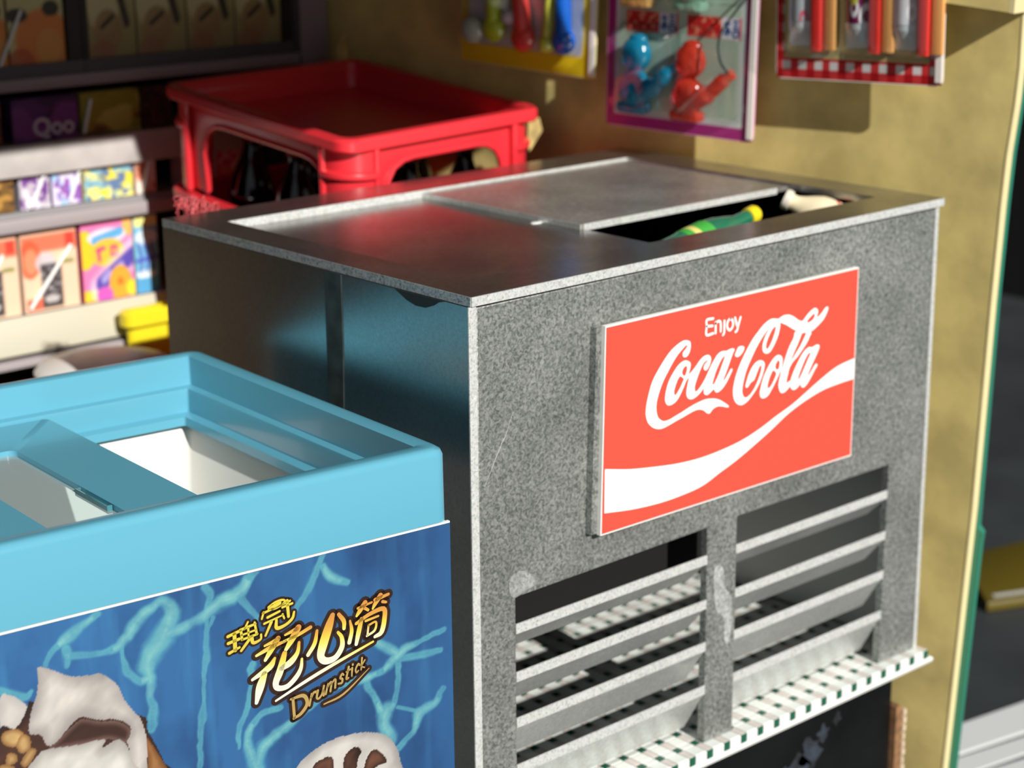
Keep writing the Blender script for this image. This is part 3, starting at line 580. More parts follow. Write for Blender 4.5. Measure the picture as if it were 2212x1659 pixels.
def poster(A, B):
    X = A*PU; Z = PZ0+(PZ1-PZ0)*B
    n1 = noise2(X*16, Z*9, 1, 5); n2 = noise2(X*45, Z*5, 2, 4); n3 = noise2(X*60, Z*60, 3, 4)
    c = np.zeros((len(X), 3))+np.array((56, 112, 168))
    c = mixc(c, (38, 76, 128), 2.6*(n1-.42)); c = mixc(c, (74, 148, 200), 2.2*(n2-.56)); c = mixc(c, (52, 112, 172), .4*n3)
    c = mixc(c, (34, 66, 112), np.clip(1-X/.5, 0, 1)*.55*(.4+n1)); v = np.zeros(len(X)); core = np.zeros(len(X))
    wob = (noise2(X*40, Z*40, 5, 3)-.5)*.012
    for p, q in caus_seg:
        lo = np.minimum(p[:2], q[:2])-.05; hi = np.maximum(p[:2], q[:2])+.05
        m = (X > lo[0]) & (X < hi[0]) & (Z > lo[1]) & (Z < hi[1])
        if not m.any(): continue
        x = X[m]+wob[m]; z = Z[m]+wob[m]*.6; ab = (q-p)[:2]
        t = np.clip(((x-p[0])*ab[0]+(z-p[1])*ab[1])/(ab@ab+1e-12), 0, 1)
        d = np.hypot(x-p[0]-t*ab[0], z-p[1]-t*ab[1]); w = (p[2]+(q[2]-p[2])*t)*.52+.0008
        v[m] = np.maximum(v[m], np.clip((w*1.25-d)/(w*.6), 0, 1)**1.3*(.55+.6*n3[m]+.25*np.clip(d/w, 0, 1))); core[m] = np.maximum(core[m], np.clip(1-d/(w*.75), 0, 1)*(w > .006))
    # finer web of light
    c = mixc(c, (98, 178, 192), v*.74); c = mixc(c, (150, 208, 200), core*.5*v*(.5+n3))
    sh = .80+.4*n3
    def put(name, base, dark, ew, amt):
        nonlocal c
        for P in ICEP[name]:
            Pp = [tuple(p) for p in smoothline(P, 4, True)]
            m = inside(Pp, X, Z)
            if not m.any(): continue
            d = edge_dist(Pp, X[m], Z[m]); k = np.clip(d/ew, 0, 1)
            cc = np.array(dark, float)*(1-k)[:, None]+np.array(base, float)*k[:, None]
            f = 1+amt*(noise2(X[m]*38+Z[m]*20, Z[m]*30, 9, 3)-.5)
            c[m] = cc*f[:, None]
    put('cream_back', (214, 208, 202), (196, 190, 186), .012, .15); put('choc_base', (74, 48, 38), (48, 32, 26), .01, .5); put('cone', (176, 124, 74), (120, 76, 42), .008, .4)
    put('cream_top', (210, 203, 197), (176, 169, 166), .016, .34); put('choc_band', (66, 42, 36), (120, 92, 84), .007, .3); put('cream_low', (208, 205, 199), (172, 167, 162), .014, .34)
    put('nut', (196, 160, 106), (146, 104, 62), .006, .3); put('cup', (206, 202, 197), (172, 166, 164), .012, .25); put('cupdark', (92, 60, 46), (60, 38, 30), .006, 1.2)
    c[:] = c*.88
    return c
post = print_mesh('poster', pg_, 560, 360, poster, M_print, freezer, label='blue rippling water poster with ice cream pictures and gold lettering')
def pf(u, z, d): return fz(u, -.0008-d, z-OFFZ)
M_outline = mat('logo_outline', (44, 26, 18), .45); M_logo = mat_print('logo_gold', .35)
def logo(strokes, grow, name, zlo, zhi, stops, dep, label):
    m0 = MB()
    for l in strokes: ribbon(m0, [(x/1e4, z/1e4, w/1e4) for x, z, w in l], pf, dep, grow)
    obj(name+'_outline', m0, M_outline, post, label='dark brown outline of the lettering')
    m1 = MB(); cols = []
    for l in strokes:
        n0 = len(m1.v); ribbon(m1, [(x/1e4, z/1e4, w/1e4) for x, z, w in l], lambda a, b, d: (a, b, d), dep+.0004)
        zs = [p[1] for p in m1.v[n0:]]; z0, z1 = min(zs), max(zs)
        for p in m1.v[n0:]:
            t = .55*(zhi(p[0])-p[1])/.055+.45*(z1-p[1])/max(z1-z0, .01)
            t = min(max(t, 0), 1)*(len(stops)-1); i = min(int(t), len(stops)-2); f = t-i
            cols.append(tuple(.9*stops[i][k]*(1-f)+.9*stops[i+1][k]*f for k in range(3))) if True else cols.append(tuple(stops[i][k]*(1-f)+stops[i+1][k]*f for k in range(3)))
    m1.v = [pf(*p) for p in m1.v]
    paint(name, m1, cols, M_logo, post, label)
zt = lambda s: (lambda u: s)
allz = [z/1e4 for l in LOGO_LARGE for _, z, _ in l]; zmax = max(allz)
xs_ = [(l[0][0]/1e4, max(z for _, z, _ in l)/1e4) for l in LOGO_LARGE]
top_line = lambda u: np.interp(u, [xs_[9][0]-.02, xs_[0][0]+.03], [zmax-.0, zmax-.045])
logo(LOGO_SMALL, .0030, 'small_lettering', 0, zt(zmax), [(232, 214, 76), (226, 206, 80), (208, 180, 84)], .0004, 'small yellow Chinese lettering')
logo(LOGO_LARGE, .0050, 'large_lettering', 0, zt(zmax-.012), [(216, 146, 74), (226, 170, 74), (238, 222, 84), (246, 240, 190), (240, 236, 224)], .0006, 'large gold Chinese lettering')
logo(LOGO_WORD, .0040, 'word_lettering', 0, zt(zmax), [(222, 200, 110), (226, 206, 120), (190, 160, 96)], .0004, 'gold word Drumstick with underline')
mb = MB(fz).box(0.0, -.0005, -.1028, PU, .004, -.1003)
obj('white_border', mb, M_white_gloss, post, label='thin white margin above the poster')

# ------------------------------------------------------------------ drink bottles lying in the cooler
def lathe_obj(name, prof, M, material, parent, seg=28, **k):
    return obj(name, MB().lathe(prof, seg, M), material, parent, smooth=True, **k)
def axis_M(p0, p1):
    d = Vector(p1)-Vector(p0); return Matrix.Translation(p0) @ d.to_track_quat('Z', 'Y').to_matrix().to_4x4(), d.length
M_green_glass = mat('green_bottle', (30, 112, 84), .12, coat=.4)
M_, L_ = axis_M((.498, .186, -.074), (.782, .204, -.024))
gb = thing('soda_bottle', 'green soda bottle with yellow cap lying in the cooler opening', 'bottle', (.53, .2, -.11))
lathe_obj('body', [(.012, 0), (.025, .002), (.029, .010), (.029, .085), (.0292, .10), (.0290, .160), (.026, .185), (.019, .215), (.0135, .235), (.0115, L_-.016)], M_, M_green_glass, gb)
lathe_obj('paper_label', [(.0297, .118), (.0302, .119), (.0302, .131), (.0297, .132)], M_, mat('label_yellow', (222, 214, 120), .5), gb, label='pale yellow band of the label')
lathe_obj('paper_label', [(.0297, .104), (.0299, .105), (.0299, .150), (.0297, .160)], M_, mat('label_green', (66, 168, 66), .5), gb, label='bright green band of the label')
lathe_obj('cap', [(.0115, L_-.022), (.0145, L_-.021), (.0150, L_-.004), (.013, L_), (.002, L_)], M_, mat('cap_yellow', (238, 214, 36), .35), gb, label='yellow cap')
M_, L_ = axis_M((.926, .130, -.058), (.868, .218, -.012))
wb = thing('milk_bottle', 'creamy white bottle with pale mouth leaning in the cooler opening', 'bottle', (.97, .12, -.13))
lathe_obj('body', [(.018, 0), (.030, .003), (.0335, .010), (.0335, .044), (.0315, .056), (.0255, .070), (.0180, .084), (.0138, .094), (.0130, L_-.008)], M_, mat('milk_cream', (240, 226, 192), .3, sss=.1), wb)
lathe_obj('mouth', [(.0125, L_-.013), (.0168, L_-.012), (.0178, L_-.005), (.016, L_), (.009, L_), (.008, L_-.004), (.001, L_-.004)], M_, mat('milk_rim', (226, 218, 204), .3), wb, label='rounded pale rim')
lg = MB(); q = [(.0338, .030+.004*math.sin(3*a), a) for a in np.linspace(-.2, .9, 8)]
lg.loft([[tuple(M_ @ Vector((0.0338*math.cos(a+1.5), 0.0338*math.sin(a+1.5), z-.006*abs(math.sin(2.2*a))))) for _, z, a in q], [tuple(M_ @ Vector((0.0338*math.cos(a+1.5), 0.0338*math.sin(a+1.5), z+.004))) for _, z, a in q]], ring=False)
obj('red_mark', lg, mat('mark_red', (220, 70, 50), .5), wb, label='small red printed mark')
db = thing('dark_bottle', 'dark green bottle lying crosswise, left of the green soda bottle', 'bottle', (.48, .17, -.13))
M_, L_ = axis_M((.478, .090, -.104), (.486, .255, -.100))
lathe_obj('body', [(.012, 0), (.025, .002), (.027, .010), (.027, .09), (.018, .13), (.010, .15), (.0095, L_-.012)], M_, mat('dark_green_glass', (18, 50, 38), .12), db)
lathe_obj('cap', [(.0095, L_-.016), (.0125, L_-.015), (.0125, L_-.002), (.002, L_)], M_, mat('cap_dull', (120, 116, 104), .4, metal=.6), db)

# ------------------------------------------------------------------ red crates
C0 = Vector((.374, .763, .075)); CA = Vector((.512, .057, .005)); CB = Vector((.010, .600, .048))
SA, SB = CA.length, CB.length
def cr(s, t, h):
    p = C0+CA*(s/SA)+CB*(t/SB); return (p.x, p.y, p.z-h)
crate = thing('drinks_crate', 'red plastic stacking tray with corner posts and arched sides, upper one', 'crate', cr(SA/2, SB/2, .14))
def loopz(d, h, r, n=6): return [(s, t, h) for s, t in rrect(d, d, SA-d, SB-d, r, n)]
mb = MB(cr).loft([loopz(.004, .024, .034), loopz(.0, .020, .038), loopz(0, .005, .038), loopz(.004, .0, .036), loopz(.022, 0, .026), loopz(.026, .004, .024), loopz(.028, .024, .024)], closed=True)
obj('rim', mb, M_red_pl, crate, smooth=True)
mb = MB(cr).loft([loopz(.028, .024, .024), loopz(.032, .056, .022)], False, False); mb.loft([loopz(.020, .024, .03), loopz(.020, .030, .03), loopz(.028, .030, .024), loopz(.028, .024, .024)], closed=True)
obj('inner_wall', mb, M_red_pl, crate, smooth=True)
mb = MB(cr); mb.fc.append([i + mb.pts(loopz(.032, .052, .022)) for i in range(28)][:28]); mb2 = MB(cr).loft([loopz(.031, .052, .022), loopz(.031, .058, .022)], True, True)
obj('tray_floor', mb2, M_red_pl, crate)
LEG = .192
def arch(L, a0, a1):
    P = [(.055, .016), (L-.055, .016), (L-.055, LEG-.006), (L-a1, LEG-.006), (L-a1-.002, .105), (L-a1-.009, .082), (L-a1-.022, .064), (L-a1-.045, .053), (L-a1-.07, .050)]
    return P+[(a0+.07, .050), (a0+.045, .053), (a0+.022, .064), (a0+.009, .082), (a0+.002, .105), (a0, LEG-.006), (.055, LEG-.006)]
for g, L, a0, a1 in ((lambda x, h, d: (x, d, h), SA, .105, .105), (lambda x, h, d: (x, SB-d, h), SA, .105, .105), (lambda x, h, d: (d, x, h), SB, .075, .13), (lambda x, h, d: (SA-d, x, h), SB, .075, .13)):
    mb = MB(cr).prism(arch(L, a0, a1), .016, .028, g)
    w_ = obj('side_wall', mb, M_red_pl, crate, bev=.002)
    tb = MB(cr)     # rolled lower edge of the arch
    P = arch(L, a0, a1)[2:]
    tb.tube([g(x, h, .0165) for x, h in P[1:-1]], .0055, 8)
    obj('rolled_edge', tb, M_red_pl, w_, smooth=True)
    for x in (.092, L-.092):
        pass
for (cs, ct, a0) in ((.075, .075, 180), (SA-.075, .075, 270), (SA-.075, SB-.075, 0), (.075, SB-.075, 90)):
    ang = [math.radians(a0-4+98*k/12) for k in range(13)]
    def arc(r, h): return [(cs+r*math.cos(a), ct+r*math.sin(a), h) for a in ang]
    mb = MB(cr).loft([arc(.066, .016), arc(.066, LEG), arc(.056, LEG), arc(.056, .016)], ring=False, closed=True)
    pt = obj('corner_post', mb, M_red_pl, crate, smooth=True)
    mb = MB(cr).loft([arc(.064, .060), arc(.074, .063), arc(.0755, .068), arc(.074, .073), arc(.064, .076)], ring=False)
    obj('flange', mb, M_red_pl, pt, smooth=True)
    for a in (ang[0], ang[-1]):
        mb = MB(cr).tube([(cs+.066*math.cos(a), ct+.066*math.sin(a), h) for h in (.018, .06, .13, LEG-.003)], .0075, 8)
        obj('rib', mb, M_red_pl, pt, smooth=True)

def lower_crate(h0, h1, label, seen):
    t = thing('drinks_crate', label, 'crate', cr(SA/2, SB/2, h1))
    mb = MB(cr).loft([loopz(.006, h0+.022, .036), loopz(.002, h0+.018, .038), loopz(.002, h0+.004, .038), loopz(.006, h0, .036), loopz(.022, h0, .028), loopz(.026, h0+.004, .026), loopz(.026, h0+.022, .026)], closed=True)
    obj('rim', mb, M_red_pl, t, smooth=True)
    mb = MB(cr).loft([loopz(.018, h0+.02, .03), loopz(.018, h1-.002, .03), loopz(.028, h1-.002, .024), loopz(.028, h0+.02, .024)], closed=True)
    obj('wall', mb, M_red_pl, t, smooth=True)
    obj('base', MB(cr).loft([loopz(.02, h1-.012, .03), loopz(.02, h1, .03)], True, True), M_red_pl, t)
    if seen:
        for k in (1, 2):
            mb = MB(cr).prism([(.03, h0+.03), (SB/2-.09, h0+.03), (SB/2, h0+.07), (SB/2+.09, h0+.03), (SB-.03, h0+.03), (SB-.03, h0+.16), (.03, h0+.16)], (.1825, .335)[k-1]-.004, (.1825, .335)[k-1]+.004, lambda x, h, d: (d, x, h))
            obj('divider', mb, M_red_pl, t)
        for k in (1, 2):
            mb = MB(cr).prism([(.03, h0+.02), (.08, h0+.02), (SA/2-.08, h0+.05), (SA/2+.08, h0+.05), (SA-.08, h0+.02), (SA-.03, h0+.02), (SA-.03, h0+.16), (.03, h0+.16)], (.245, .395)[k-1]-.004, (.245, .395)[k-1]+.004, lambda x, h, d: (x, d, h))
            obj('divider', mb, M_red_pl, t)
    for (xx, nn) in ((.0, 6),):
        for k in range(nn):
            tt = .08+(SB-.16)*k/(nn-1)
            obj('rib', MB(cr).box(.010, tt-.006, h0+.02, .019, tt+.006, h1-.02), M_red_pl, t)
    return t
H1 = C0.z-(FZ+.0006)
lower_crate(.194, .528, 'red plastic bottle crate holding dark bottles, middle of the stack', True)
t_ = lower_crate(.530, .838, 'red plastic crate standing on the tiled floor at the bottom of the stack', False)

M_cola = mat('dark_cola_glass', (12, 10, 10), .07, coat=.5)
M_crown = mat('crown_cap', (150, 30, 34), .35, metal=.4)
bot = thing('cola_bottle', 'dark glass bottle in the red crate, nearest the left arch', 'bottle', cr(.09, .16, .514))
def bt_prof(H): return [(.02, 0), (.036, .003), (.040, .012), (.040, .285), (.0385, .302), (.031, .332), (.020, .358), (.0145, .374), (.0135, H-.012)]
SHELF_H = .5155
base = Vector(cr(.105, .17, SHELF_H))
CN = CA.cross(CB).normalized()
Mb = Matrix.Translation(base+CN*.0015) @ CN.to_track_quat('Z', 'Y').to_matrix().to_4x4() @ Matrix.Diagonal((1.12, 1.12, 1.08, 1))
bb = MB().lathe(bt_prof(.40), 24, Mb); ob_ = obj('body', bb, M_cola, bot, smooth=True)
oc_ = obj('cap', MB().lathe([(.0135, .390), (.0175, .391), (.0165, .399), (.012, .4025), (.001, .403)], 20, Mb), M_crown, bot, smooth=True, label='dull red crown cap')
oi_ = obj('paper_label', MB().lathe([(.0400, .155), (.0403, .156), (.0403, .19), (.0400, .191)], 24, Mb), mat('cola_label', (170, 26, 34), .5), bot, smooth=True)
spots = [(.105, .32), (.105, .47), (.26, .16), (.26, .32), (.41, .16), (.41, .32), (.26, .47), (.41, .47)]
where = ['dark glass bottle in the red crate, second along its left side', 'dark glass bottle in the red crate, at the far left corner', 'dark glass bottle in the red crate, middle of its front row', 'dark glass bottle at the centre of the red crate',
         'dark glass bottle in the red crate, right end of its front row', 'dark glass bottle in the red crate, second along its right side', 'dark glass bottle in the red crate, middle of its back row', 'dark glass bottle in the red crate, at the far right corner']
bot['group'] = 'bottles in the red crate'
for (s_, t2), lb in zip(spots, where):
    delta = Vector(cr(s_, t2, SHELF_H))-base
    r = bot.copy(); r['label'] = lb; r.location = bot.location+delta; COL.objects.link(r)
    for ch in (ob_, oc_, oi_):
        c = ch.copy(); COL.objects.link(c); c.parent = r
        c.matrix_parent_inverse = ch.matrix_parent_inverse.copy()

# scrap of curly red net at the corner of the cooler
mb = MB()
for k in range(16):
    a = rng.random(3); c = Vector((.052+.055*a[0], .765+.02*a[1], .0)); P = []
    for j in range(9):
        th = j*.8+k; rr = .010+.012*rng.random()
        P.append(c+Vector((rr*math.cos(th), .006*math.sin(th*1.3), -.012+.034*rng.random()-.012*(a[0] > .6))))
    mb.tube(smoothline([tuple(p) for p in P], 3), .0007, 4)
nt_ = obj('net_scrap', mb, mat('net_red', (214, 92, 96), .5), kind='stuff'); tag(nt_, 'scrap of thin curly red net behind the left rear corner of the cooler', 'net')

# torn flaps of gold paper at the rear wall
def flap(px, label):
    t = thing('paper_flap', label, 'paper', px[0])
    mb = MB(); b = mb.pts(px); mb.fc.append(list(range(b, b+len(px))))
    b = mb.pts([tuple(Vector(p)+WN*.002) for p in px]); mb.fc.append(list(range(b, b+len(px)))[::-1])
    n = len(px)
    for i in range(n): mb.fc.append([b-n+i, b-n+(i+1) % n, b+(i+1) % n, b+i])
    obj('sheet', mb, mat('gold_scrap', (196, 170, 110), .6, var=.15, scale=40), t); return t
FLAP_A = [(.8320, 1.395, .128), (.868, 1.41, .128), (.885, 1.43, .152), (.890, 1.44, .178), (.872, 1.43, .172), (.846, 1.41, .148)]
FLAP_B = [(.905, .885, .055), (.930, .885, .050), (.938, .885, .024), (.920, .885, .004), (.905, .885, -.012), (.902, .885, .02)]
flap(FLAP_A, 'torn gold paper flap sticking up behind the red tray')
flap(FLAP_B, 'torn gold paper corner beside the right front post of the red tray')

# ------------------------------------------------------------------ shelf unit at the rear left
M_shelf = mat('shelf_grey_white', (194, 188, 184), .5, var=.05, scale=12)
M_shelf_grey = mat('shelf_grey', (150, 148, 150), .45)
shelf = thing('shelf_unit', 'grey and white shop shelf unit with deep front strips, behind the freezer', 'shelf', (.35, 1.7, FZ))
SX0, SX1, SY0, SY1 = -.22, .80, 1.50, 1.88
for zt, lab in ((.137, 'top'), (.0145, 'second'), (-.1145, 'third'), (-.3175, 'lowest')):
    obj('shelf_board', MB().box(SX0, SY0+.004, zt-.014, SX1, SY1, zt), M_shelf_grey, shelf)
obj('front_lip', MB().box(SX0, SY0-.004, .115, SX1+.01, SY0+.004, .1385), mat('lip_mauve', (150, 136, 138), .45), shelf, bev=.002, label='narrow grey lip of the top shelf')
obj('front_strip', MB().box(SX0, SY0-.006, -.046, SX1, SY0+.003, .015), M_shelf, shelf, bev=.002, label='broad white price strip of the second shelf')
obj('front_lip', MB().box(SX0, SY0-.012, -.151, SX1, SY0+.003, -.124), mat('lip_grey', (168, 160, 162), .4), shelf, bev=.004, label='rounded grey lip of the third shelf')
obj('front_strip', MB().prism([(SY0-.006, -.316), (SY0+.003, -.316), (SY0+.003, -.395), (SY0-.022, -.386)], SX0, SX1, lambda y_, z_, d: (d, y_, z_)), mat('strip_cream', (200, 196, 176), .5), shelf, bev=.002, label='broad cream price strip of the lowest shelf')
obj('front_lip', MB().box(SX0, SY0-.026, -.412, SX1, SY0+.003, -.396), mat('lip_grey', (168, 160, 162), .4), shelf, bev=.003, label='grey lip below the lowest shelf')
obj('side_post', MB().box(.8155, SY0, FZ+.0008, .885, SY0+.03, .62), mat('post_mauve', (140, 124, 132), .5), shelf, label='dull mauve post at the right end')
obj('side_panel', MB().box(.801, SY0+.03, FZ+.0008, .815, SY1, .62), M_shelf_grey, shelf)
obj('back_panel', MB().box(SX0, SY1, FZ+.0008, .815, SY1+.01, .62), mat('shelf_back', (70, 66, 62), .7), shelf)
obj('side_panel', MB().box(SX0-.012, SY0+.01, FZ+.0008, SX0-.001, SY1, .62), mat('shelf_back', (70, 66, 62), .7), shelf)
for x in (SX0, .30):
    obj('leg', MB().box(x, SY0+.05, FZ+.0008, x+.03, SY0+.08, -.332), M_shelf_grey, shelf)

# cartons: box body, printed front, straw in a sleeve
M_straw = mat('straw_white', (246, 246, 244), .3)
def carton(name, label, cat, x0, x1, z0, h, d, fn, side, y=SY0+.012, straw=None, group=None, nx=36, ny=48, text=None):
    t = thing(name, label, cat, ((x0+x1)/2, y+d/2, z0), group)
    obj('body', MB().box(x0, y+.0012, z0+.0006, x1, y+d, z0+h), mat('carton_'+'_'.join(str(v) for v in side), side, .4), t, bev=.002, bseg=1)
    def art(A, B): return fn(A, 1-B)
    print_mesh('front_print', lambda a, b: (x0+.001+(x1-x0-.002)*a, y, z0+.001+(h-.002)*b), nx, ny, art, M_print, t)
    if straw:
        (a0, b0), (a1, b1) = straw
        p0 = (x0+(x1-x0)*a0, y-.004, z0+h*(1-b0)); p1 = (x0+(x1-x0)*a1, y-.004, z0+h*(1-b1))
        obj('straw', MB().tube([p0, tuple((Vector(p0)+Vector(p1))/2), p1], .0036, 8), M_straw, t, smooth=True, label='white drinking straw in its sleeve')
    if text:
        s, ax, bz, hh, col, sh = text
        cu = bpy.data.curves.new('tmp_text', 'FONT'); cu.body = s; cu.size = hh; cu.shear = sh; cu.extrude = .0003; cu.offset = hh*.03
        o = bpy.data.objects.new('tmp_text', cu); COL.objects.link(o)
        me = bpy.data.meshes.new_from_object(o.evaluated_get(bpy.context.evaluated_depsgraph_get()))
        bpy.data.objects.remove(o); bpy.data.curves.remove(cu)
        me.transform(Matrix.Translation((x0+(x1-x0)*ax, y-.0008, z0+h*(1-bz))) @ Matrix.Rotation(math.pi/2, 4, 'X'))
        me.materials.clear(); me.materials.append(mat('text_'+'_'.join(map(str, col)), col, .5))
        lt = bpy.data.objects.new('lettering', me); link(lt, t)
    return t

def base_c(A, c): return np.zeros((len(A), 3))+np.array(c, float)
def ell(A, B, cx_, cy_, rx, ry, rot=0., soft=.12):
    c, s = math.cos(rot), math.sin(rot); X = (A-cx_)*c+(B-cy_)*s; Y = -(A-cx_)*s+(B-cy_)*c
    return np.clip((1-np.hypot(X/rx, Y/ry))/soft+.5, 0, 1)
def rec(A, B, x0, y0, x1, y1, soft=.03):
    return np.clip(np.minimum(np.minimum(A-x0, x1-A), np.minimum(B-y0, y1-B))/soft+.5, 0, 1)
def line(A, B, x0, y0, x1, y1, w, soft=.3):
    dx, dy = x1-x0, y1-y0; t = np.clip(((A-x0)*dx+(B-y0)*dy)/(dx*dx+dy*dy), 0, 1)
    return np.clip((w/2-np.hypot(A-x0-t*dx, B-y0-t*dy))/(w*soft)+.5, 0, 1)

def art_peach(A, B):
    c = base_c(A, (242, 208, 178)); c = mixc(c, (226, 96, 66), rec(A, B, .0, .05, 1, .26)*.75)
    c = mixc(c, (228, 92, 58), ell(A, B, .14, .34, .20, .24)*.8); c = mixc(c, (240, 170, 128), ell(A, B, .16, .36, .12, .16)*.6)
    c = mixc(c, (224, 66, 52), rec(A, B, .80, .06, .96, .22)*.9); c = mixc(c, (236, 120, 90), line(A, B, .34, .17, .74, .14, .1)*.8)
    c = mixc(c, (208, 204, 214), ell(A, B, .42, .40, .18, .13)*.85)
    n = noise2(A*14, B*22, 21, 3)
    m = rec(A, B, .32, .42, .70, .97); c = mixc(c, (66, 60, 62), m*.95); c = mixc(c, (170, 168, 172), m*np.clip((n-.5)*6, 0, 1)*(B < .78)); c = mixc(c, (226, 222, 222), m*ell(A, B, .50, .86, .14, .05)*.8)
    c = mixc(c, (120, 132, 66), ell(A, B, .82, .42, .13, .035)*.7); c = mixc(c, (226, 84, 60), rec(A, B, .04, .84, .32, .98)*.8)
    return c
def art_pink(A, B):
    c = base_c(A, (236, 130, 186)); c = mixc(c, (250, 206, 50), ell(A, B, .06, .36, .22, .24)); c = mixc(c, (250, 206, 50), rec(A, B, 0, .86, .30, 1)); c = mixc(c, (252, 214, 70), rec(A, B, .82, .0, 1, .24)*.7)
    c = mixc(c, (250, 226, 240), ell(A, B, .5, .22, .38, .10)); c = mixc(c, (98, 176, 226), line(A, B, .25, .26, .78, .18, .11))
    c = mixc(c, (246, 196, 70), ell(A, B, .5, .42, .34, .17)); c = mixc(c, (212, 62, 130), line(A, B, .32, .38, .34, .50, .06)); c = mixc(c, (212, 62, 130), line(A, B, .30, .38, .44, .36, .05)); c = mixc(c, (212, 62, 130), rec(A, B, .56, .34, .70, .48)); c = mixc(c, (246, 196, 70), rec(A, B, .60, .38, .66, .44))
    c = mixc(c, (246, 232, 250), line(A, B, .30, .86, 1.02, .44, .34)*.7); c = mixc(c, (92, 80, 176), line(A, B, .34, .80, .98, .50, .21)); c = mixc(c, (166, 160, 222), line(A, B, .40, .75, .52, .68, .10)); c = mixc(c, (166, 160, 222), line(A, B, .64, .66, .76, .60, .10))
    c = mixc(c, (244, 168, 60), ell(A, B, .72, .82, .22, .22)); c = mixc(c, (226, 120, 50), ell(A, B, .72, .80, .06, .05)); c = mixc(c, (216, 96, 190), ell(A, B, .40, .94, .16, .10)); c = mixc(c, (252, 220, 60), ell(A, B, .95, .90, .12, .10))
    return c
def art_blue(A, B):
    c = base_c(A, (122, 190, 226)); c = mixc(c, (240, 238, 150), rec(A, B, 0, 0, 1, .14)); c = mixc(c, (216, 234, 244), ell(A, B, .5, .28, .5, .10)); c = mixc(c, (90, 166, 214), rec(A, B, 0, .75, 1, 1)); c = mixc(c, (222, 238, 246), ell(A, B, .4, .76, .5, .05))
    for k, x in enumerate((.16, .42, .70)):
        c = mixc(c, (72, 84, 176), line(A, B, x, .38, x+.10, .52, .10)*.85); c = mixc(c, (72, 84, 176), line(A, B, x+.1, .60, x+.05, .70, .10)*.8)
    c = mixc(c, (84, 96, 196), line(A, B, 0, .58, 1, .55, .05))
    return c
def art_pear(A, B):
    c = base_c(A, (186, 184, 122)); c = mixc(c, (140, 122, 78), B*1.0); c = mixc(c, (226, 216, 170), ell(A, B, .34, .30, .34, .34)*.6)
    c = mixc(c, (150, 122, 80), ell(A, B, .42, .62, .30, .26)*.8); c = mixc(c, (52, 46, 34), line(A, B, .70, .22, .82, .52, .13)); c = mixc(c, (60, 52, 38), line(A, B, .28, .56, .54, .44, .06)); c = mixc(c, (150, 96, 66), ell(A, B, .3, .84, .26, .14)*.6)
    return c
def art_orange(A, B):
    c = base_c(A, (206, 198, 140)); c = mixc(c, (226, 136, 60), ell(A, B, .62, .66, .50, .36)); c = mixc(c, (222, 160, 80), ell(A, B, .72, .72, .24, .20)*.8); c = mixc(c, (196, 88, 50), ell(A, B, .2, .92, .26, .2)*.8); c = mixc(c, (54, 54, 36), ell(A, B, .78, .30, .15, .09)); c = mixc(c, (60, 58, 40), ell(A, B, .16, .36, .2, .08))
    return c
def blot(c0, cols, seed, sc=6.):
    def f(A, B):
        c = base_c(A, c0)
        for k, q in enumerate(cols):
            n = noise2(A*sc+k*7.7, B*sc*1.2+k*3.1, seed+k, 2); c = mixc(c, q, (n-.52)*9)
        return c
    return f

z4 = -.3172
carton('juice_carton', 'peach carton with dark panel at the left edge of the lowest shelf', 'carton', .022, .1385, z4, .160, .075, art_peach, (226, 196, 170), straw=((.10, .95), (.72, .22)), group='cartons on the lowest shelf')
carton('juice_carton', 'peach carton with dark panel and diagonal straw beside the pink and yellow carton', 'carton', .1455, .2665, z4, .160, .075, art_peach, (226, 196, 170), straw=((.08, .94), (.88, .22)), group='cartons on the lowest shelf')
carton('juice_carton', 'pink and yellow carton with a purple diagonal band on the lowest shelf', 'carton', .275, .392, z4, .166, .075, art_pink, (190, 60, 110), group='cartons on the lowest shelf', nx=60, ny=80)
carton('juice_carton', 'light blue carton right of the pink and yellow one', 'carton', .3955, .450, z4, .160, .075, art_blue, (150, 200, 226), group='cartons on the lowest shelf', nx=40, ny=60)
z3 = -.1142
carton('drink_pouch', 'dull brown and gold pack at the left end of the third shelf', 'carton', .02, .142, z3, .085, .06, blot((124, 92, 50), [(70, 52, 36), (186, 140, 70)], 3), (90, 70, 46), group='packs on the third shelf')
carton('drink_pouch', 'silver and violet pack with a white straw on the third shelf', 'carton', .153, .218, z3, .098, .05, blot((196, 186, 200), [(120, 70, 150), (230, 228, 236)], 11), (170, 166, 176), straw=((.30, .96), (1.0, .1)), group='packs on the third shelf')
carton('drink_pouch', 'purple and pale blue pack left of the yellow one on the third shelf', 'carton', .222, .286, z3, .098, .05, blot((150, 96, 182), [(168, 206, 240), (226, 220, 240)], 15), (150, 120, 180), straw=((.55, .92), (1.05, .18)), group='packs on the third shelf')
carton('drink_pouch', 'yellow pack with blue blots on the third shelf', 'carton', .291, .402, z3, .098, .05, blot((244, 226, 70), [(140, 190, 206), (246, 240, 150), (104, 130, 170)], 19), (226, 210, 80), group='packs on the third shelf')
carton('drink_pouch', 'pale peach pack with a straw at the right of the yellow pack', 'carton', .408, .455, z3, .098, .05, blot((244, 216, 196), [(226, 130, 100), (250, 238, 226)], 25), (236, 200, 180), straw=((.3, .95), (.75, .2)), group='packs on the third shelf')
carton('drink_pouch', 'pink and white pack seen through the left arch of the red tray', 'carton', .52, .60, z3, .070, .05, blot((246, 190, 186), [(236, 96, 96), (250, 236, 232)], 31), (236, 170, 170), group='packs on the third shelf')
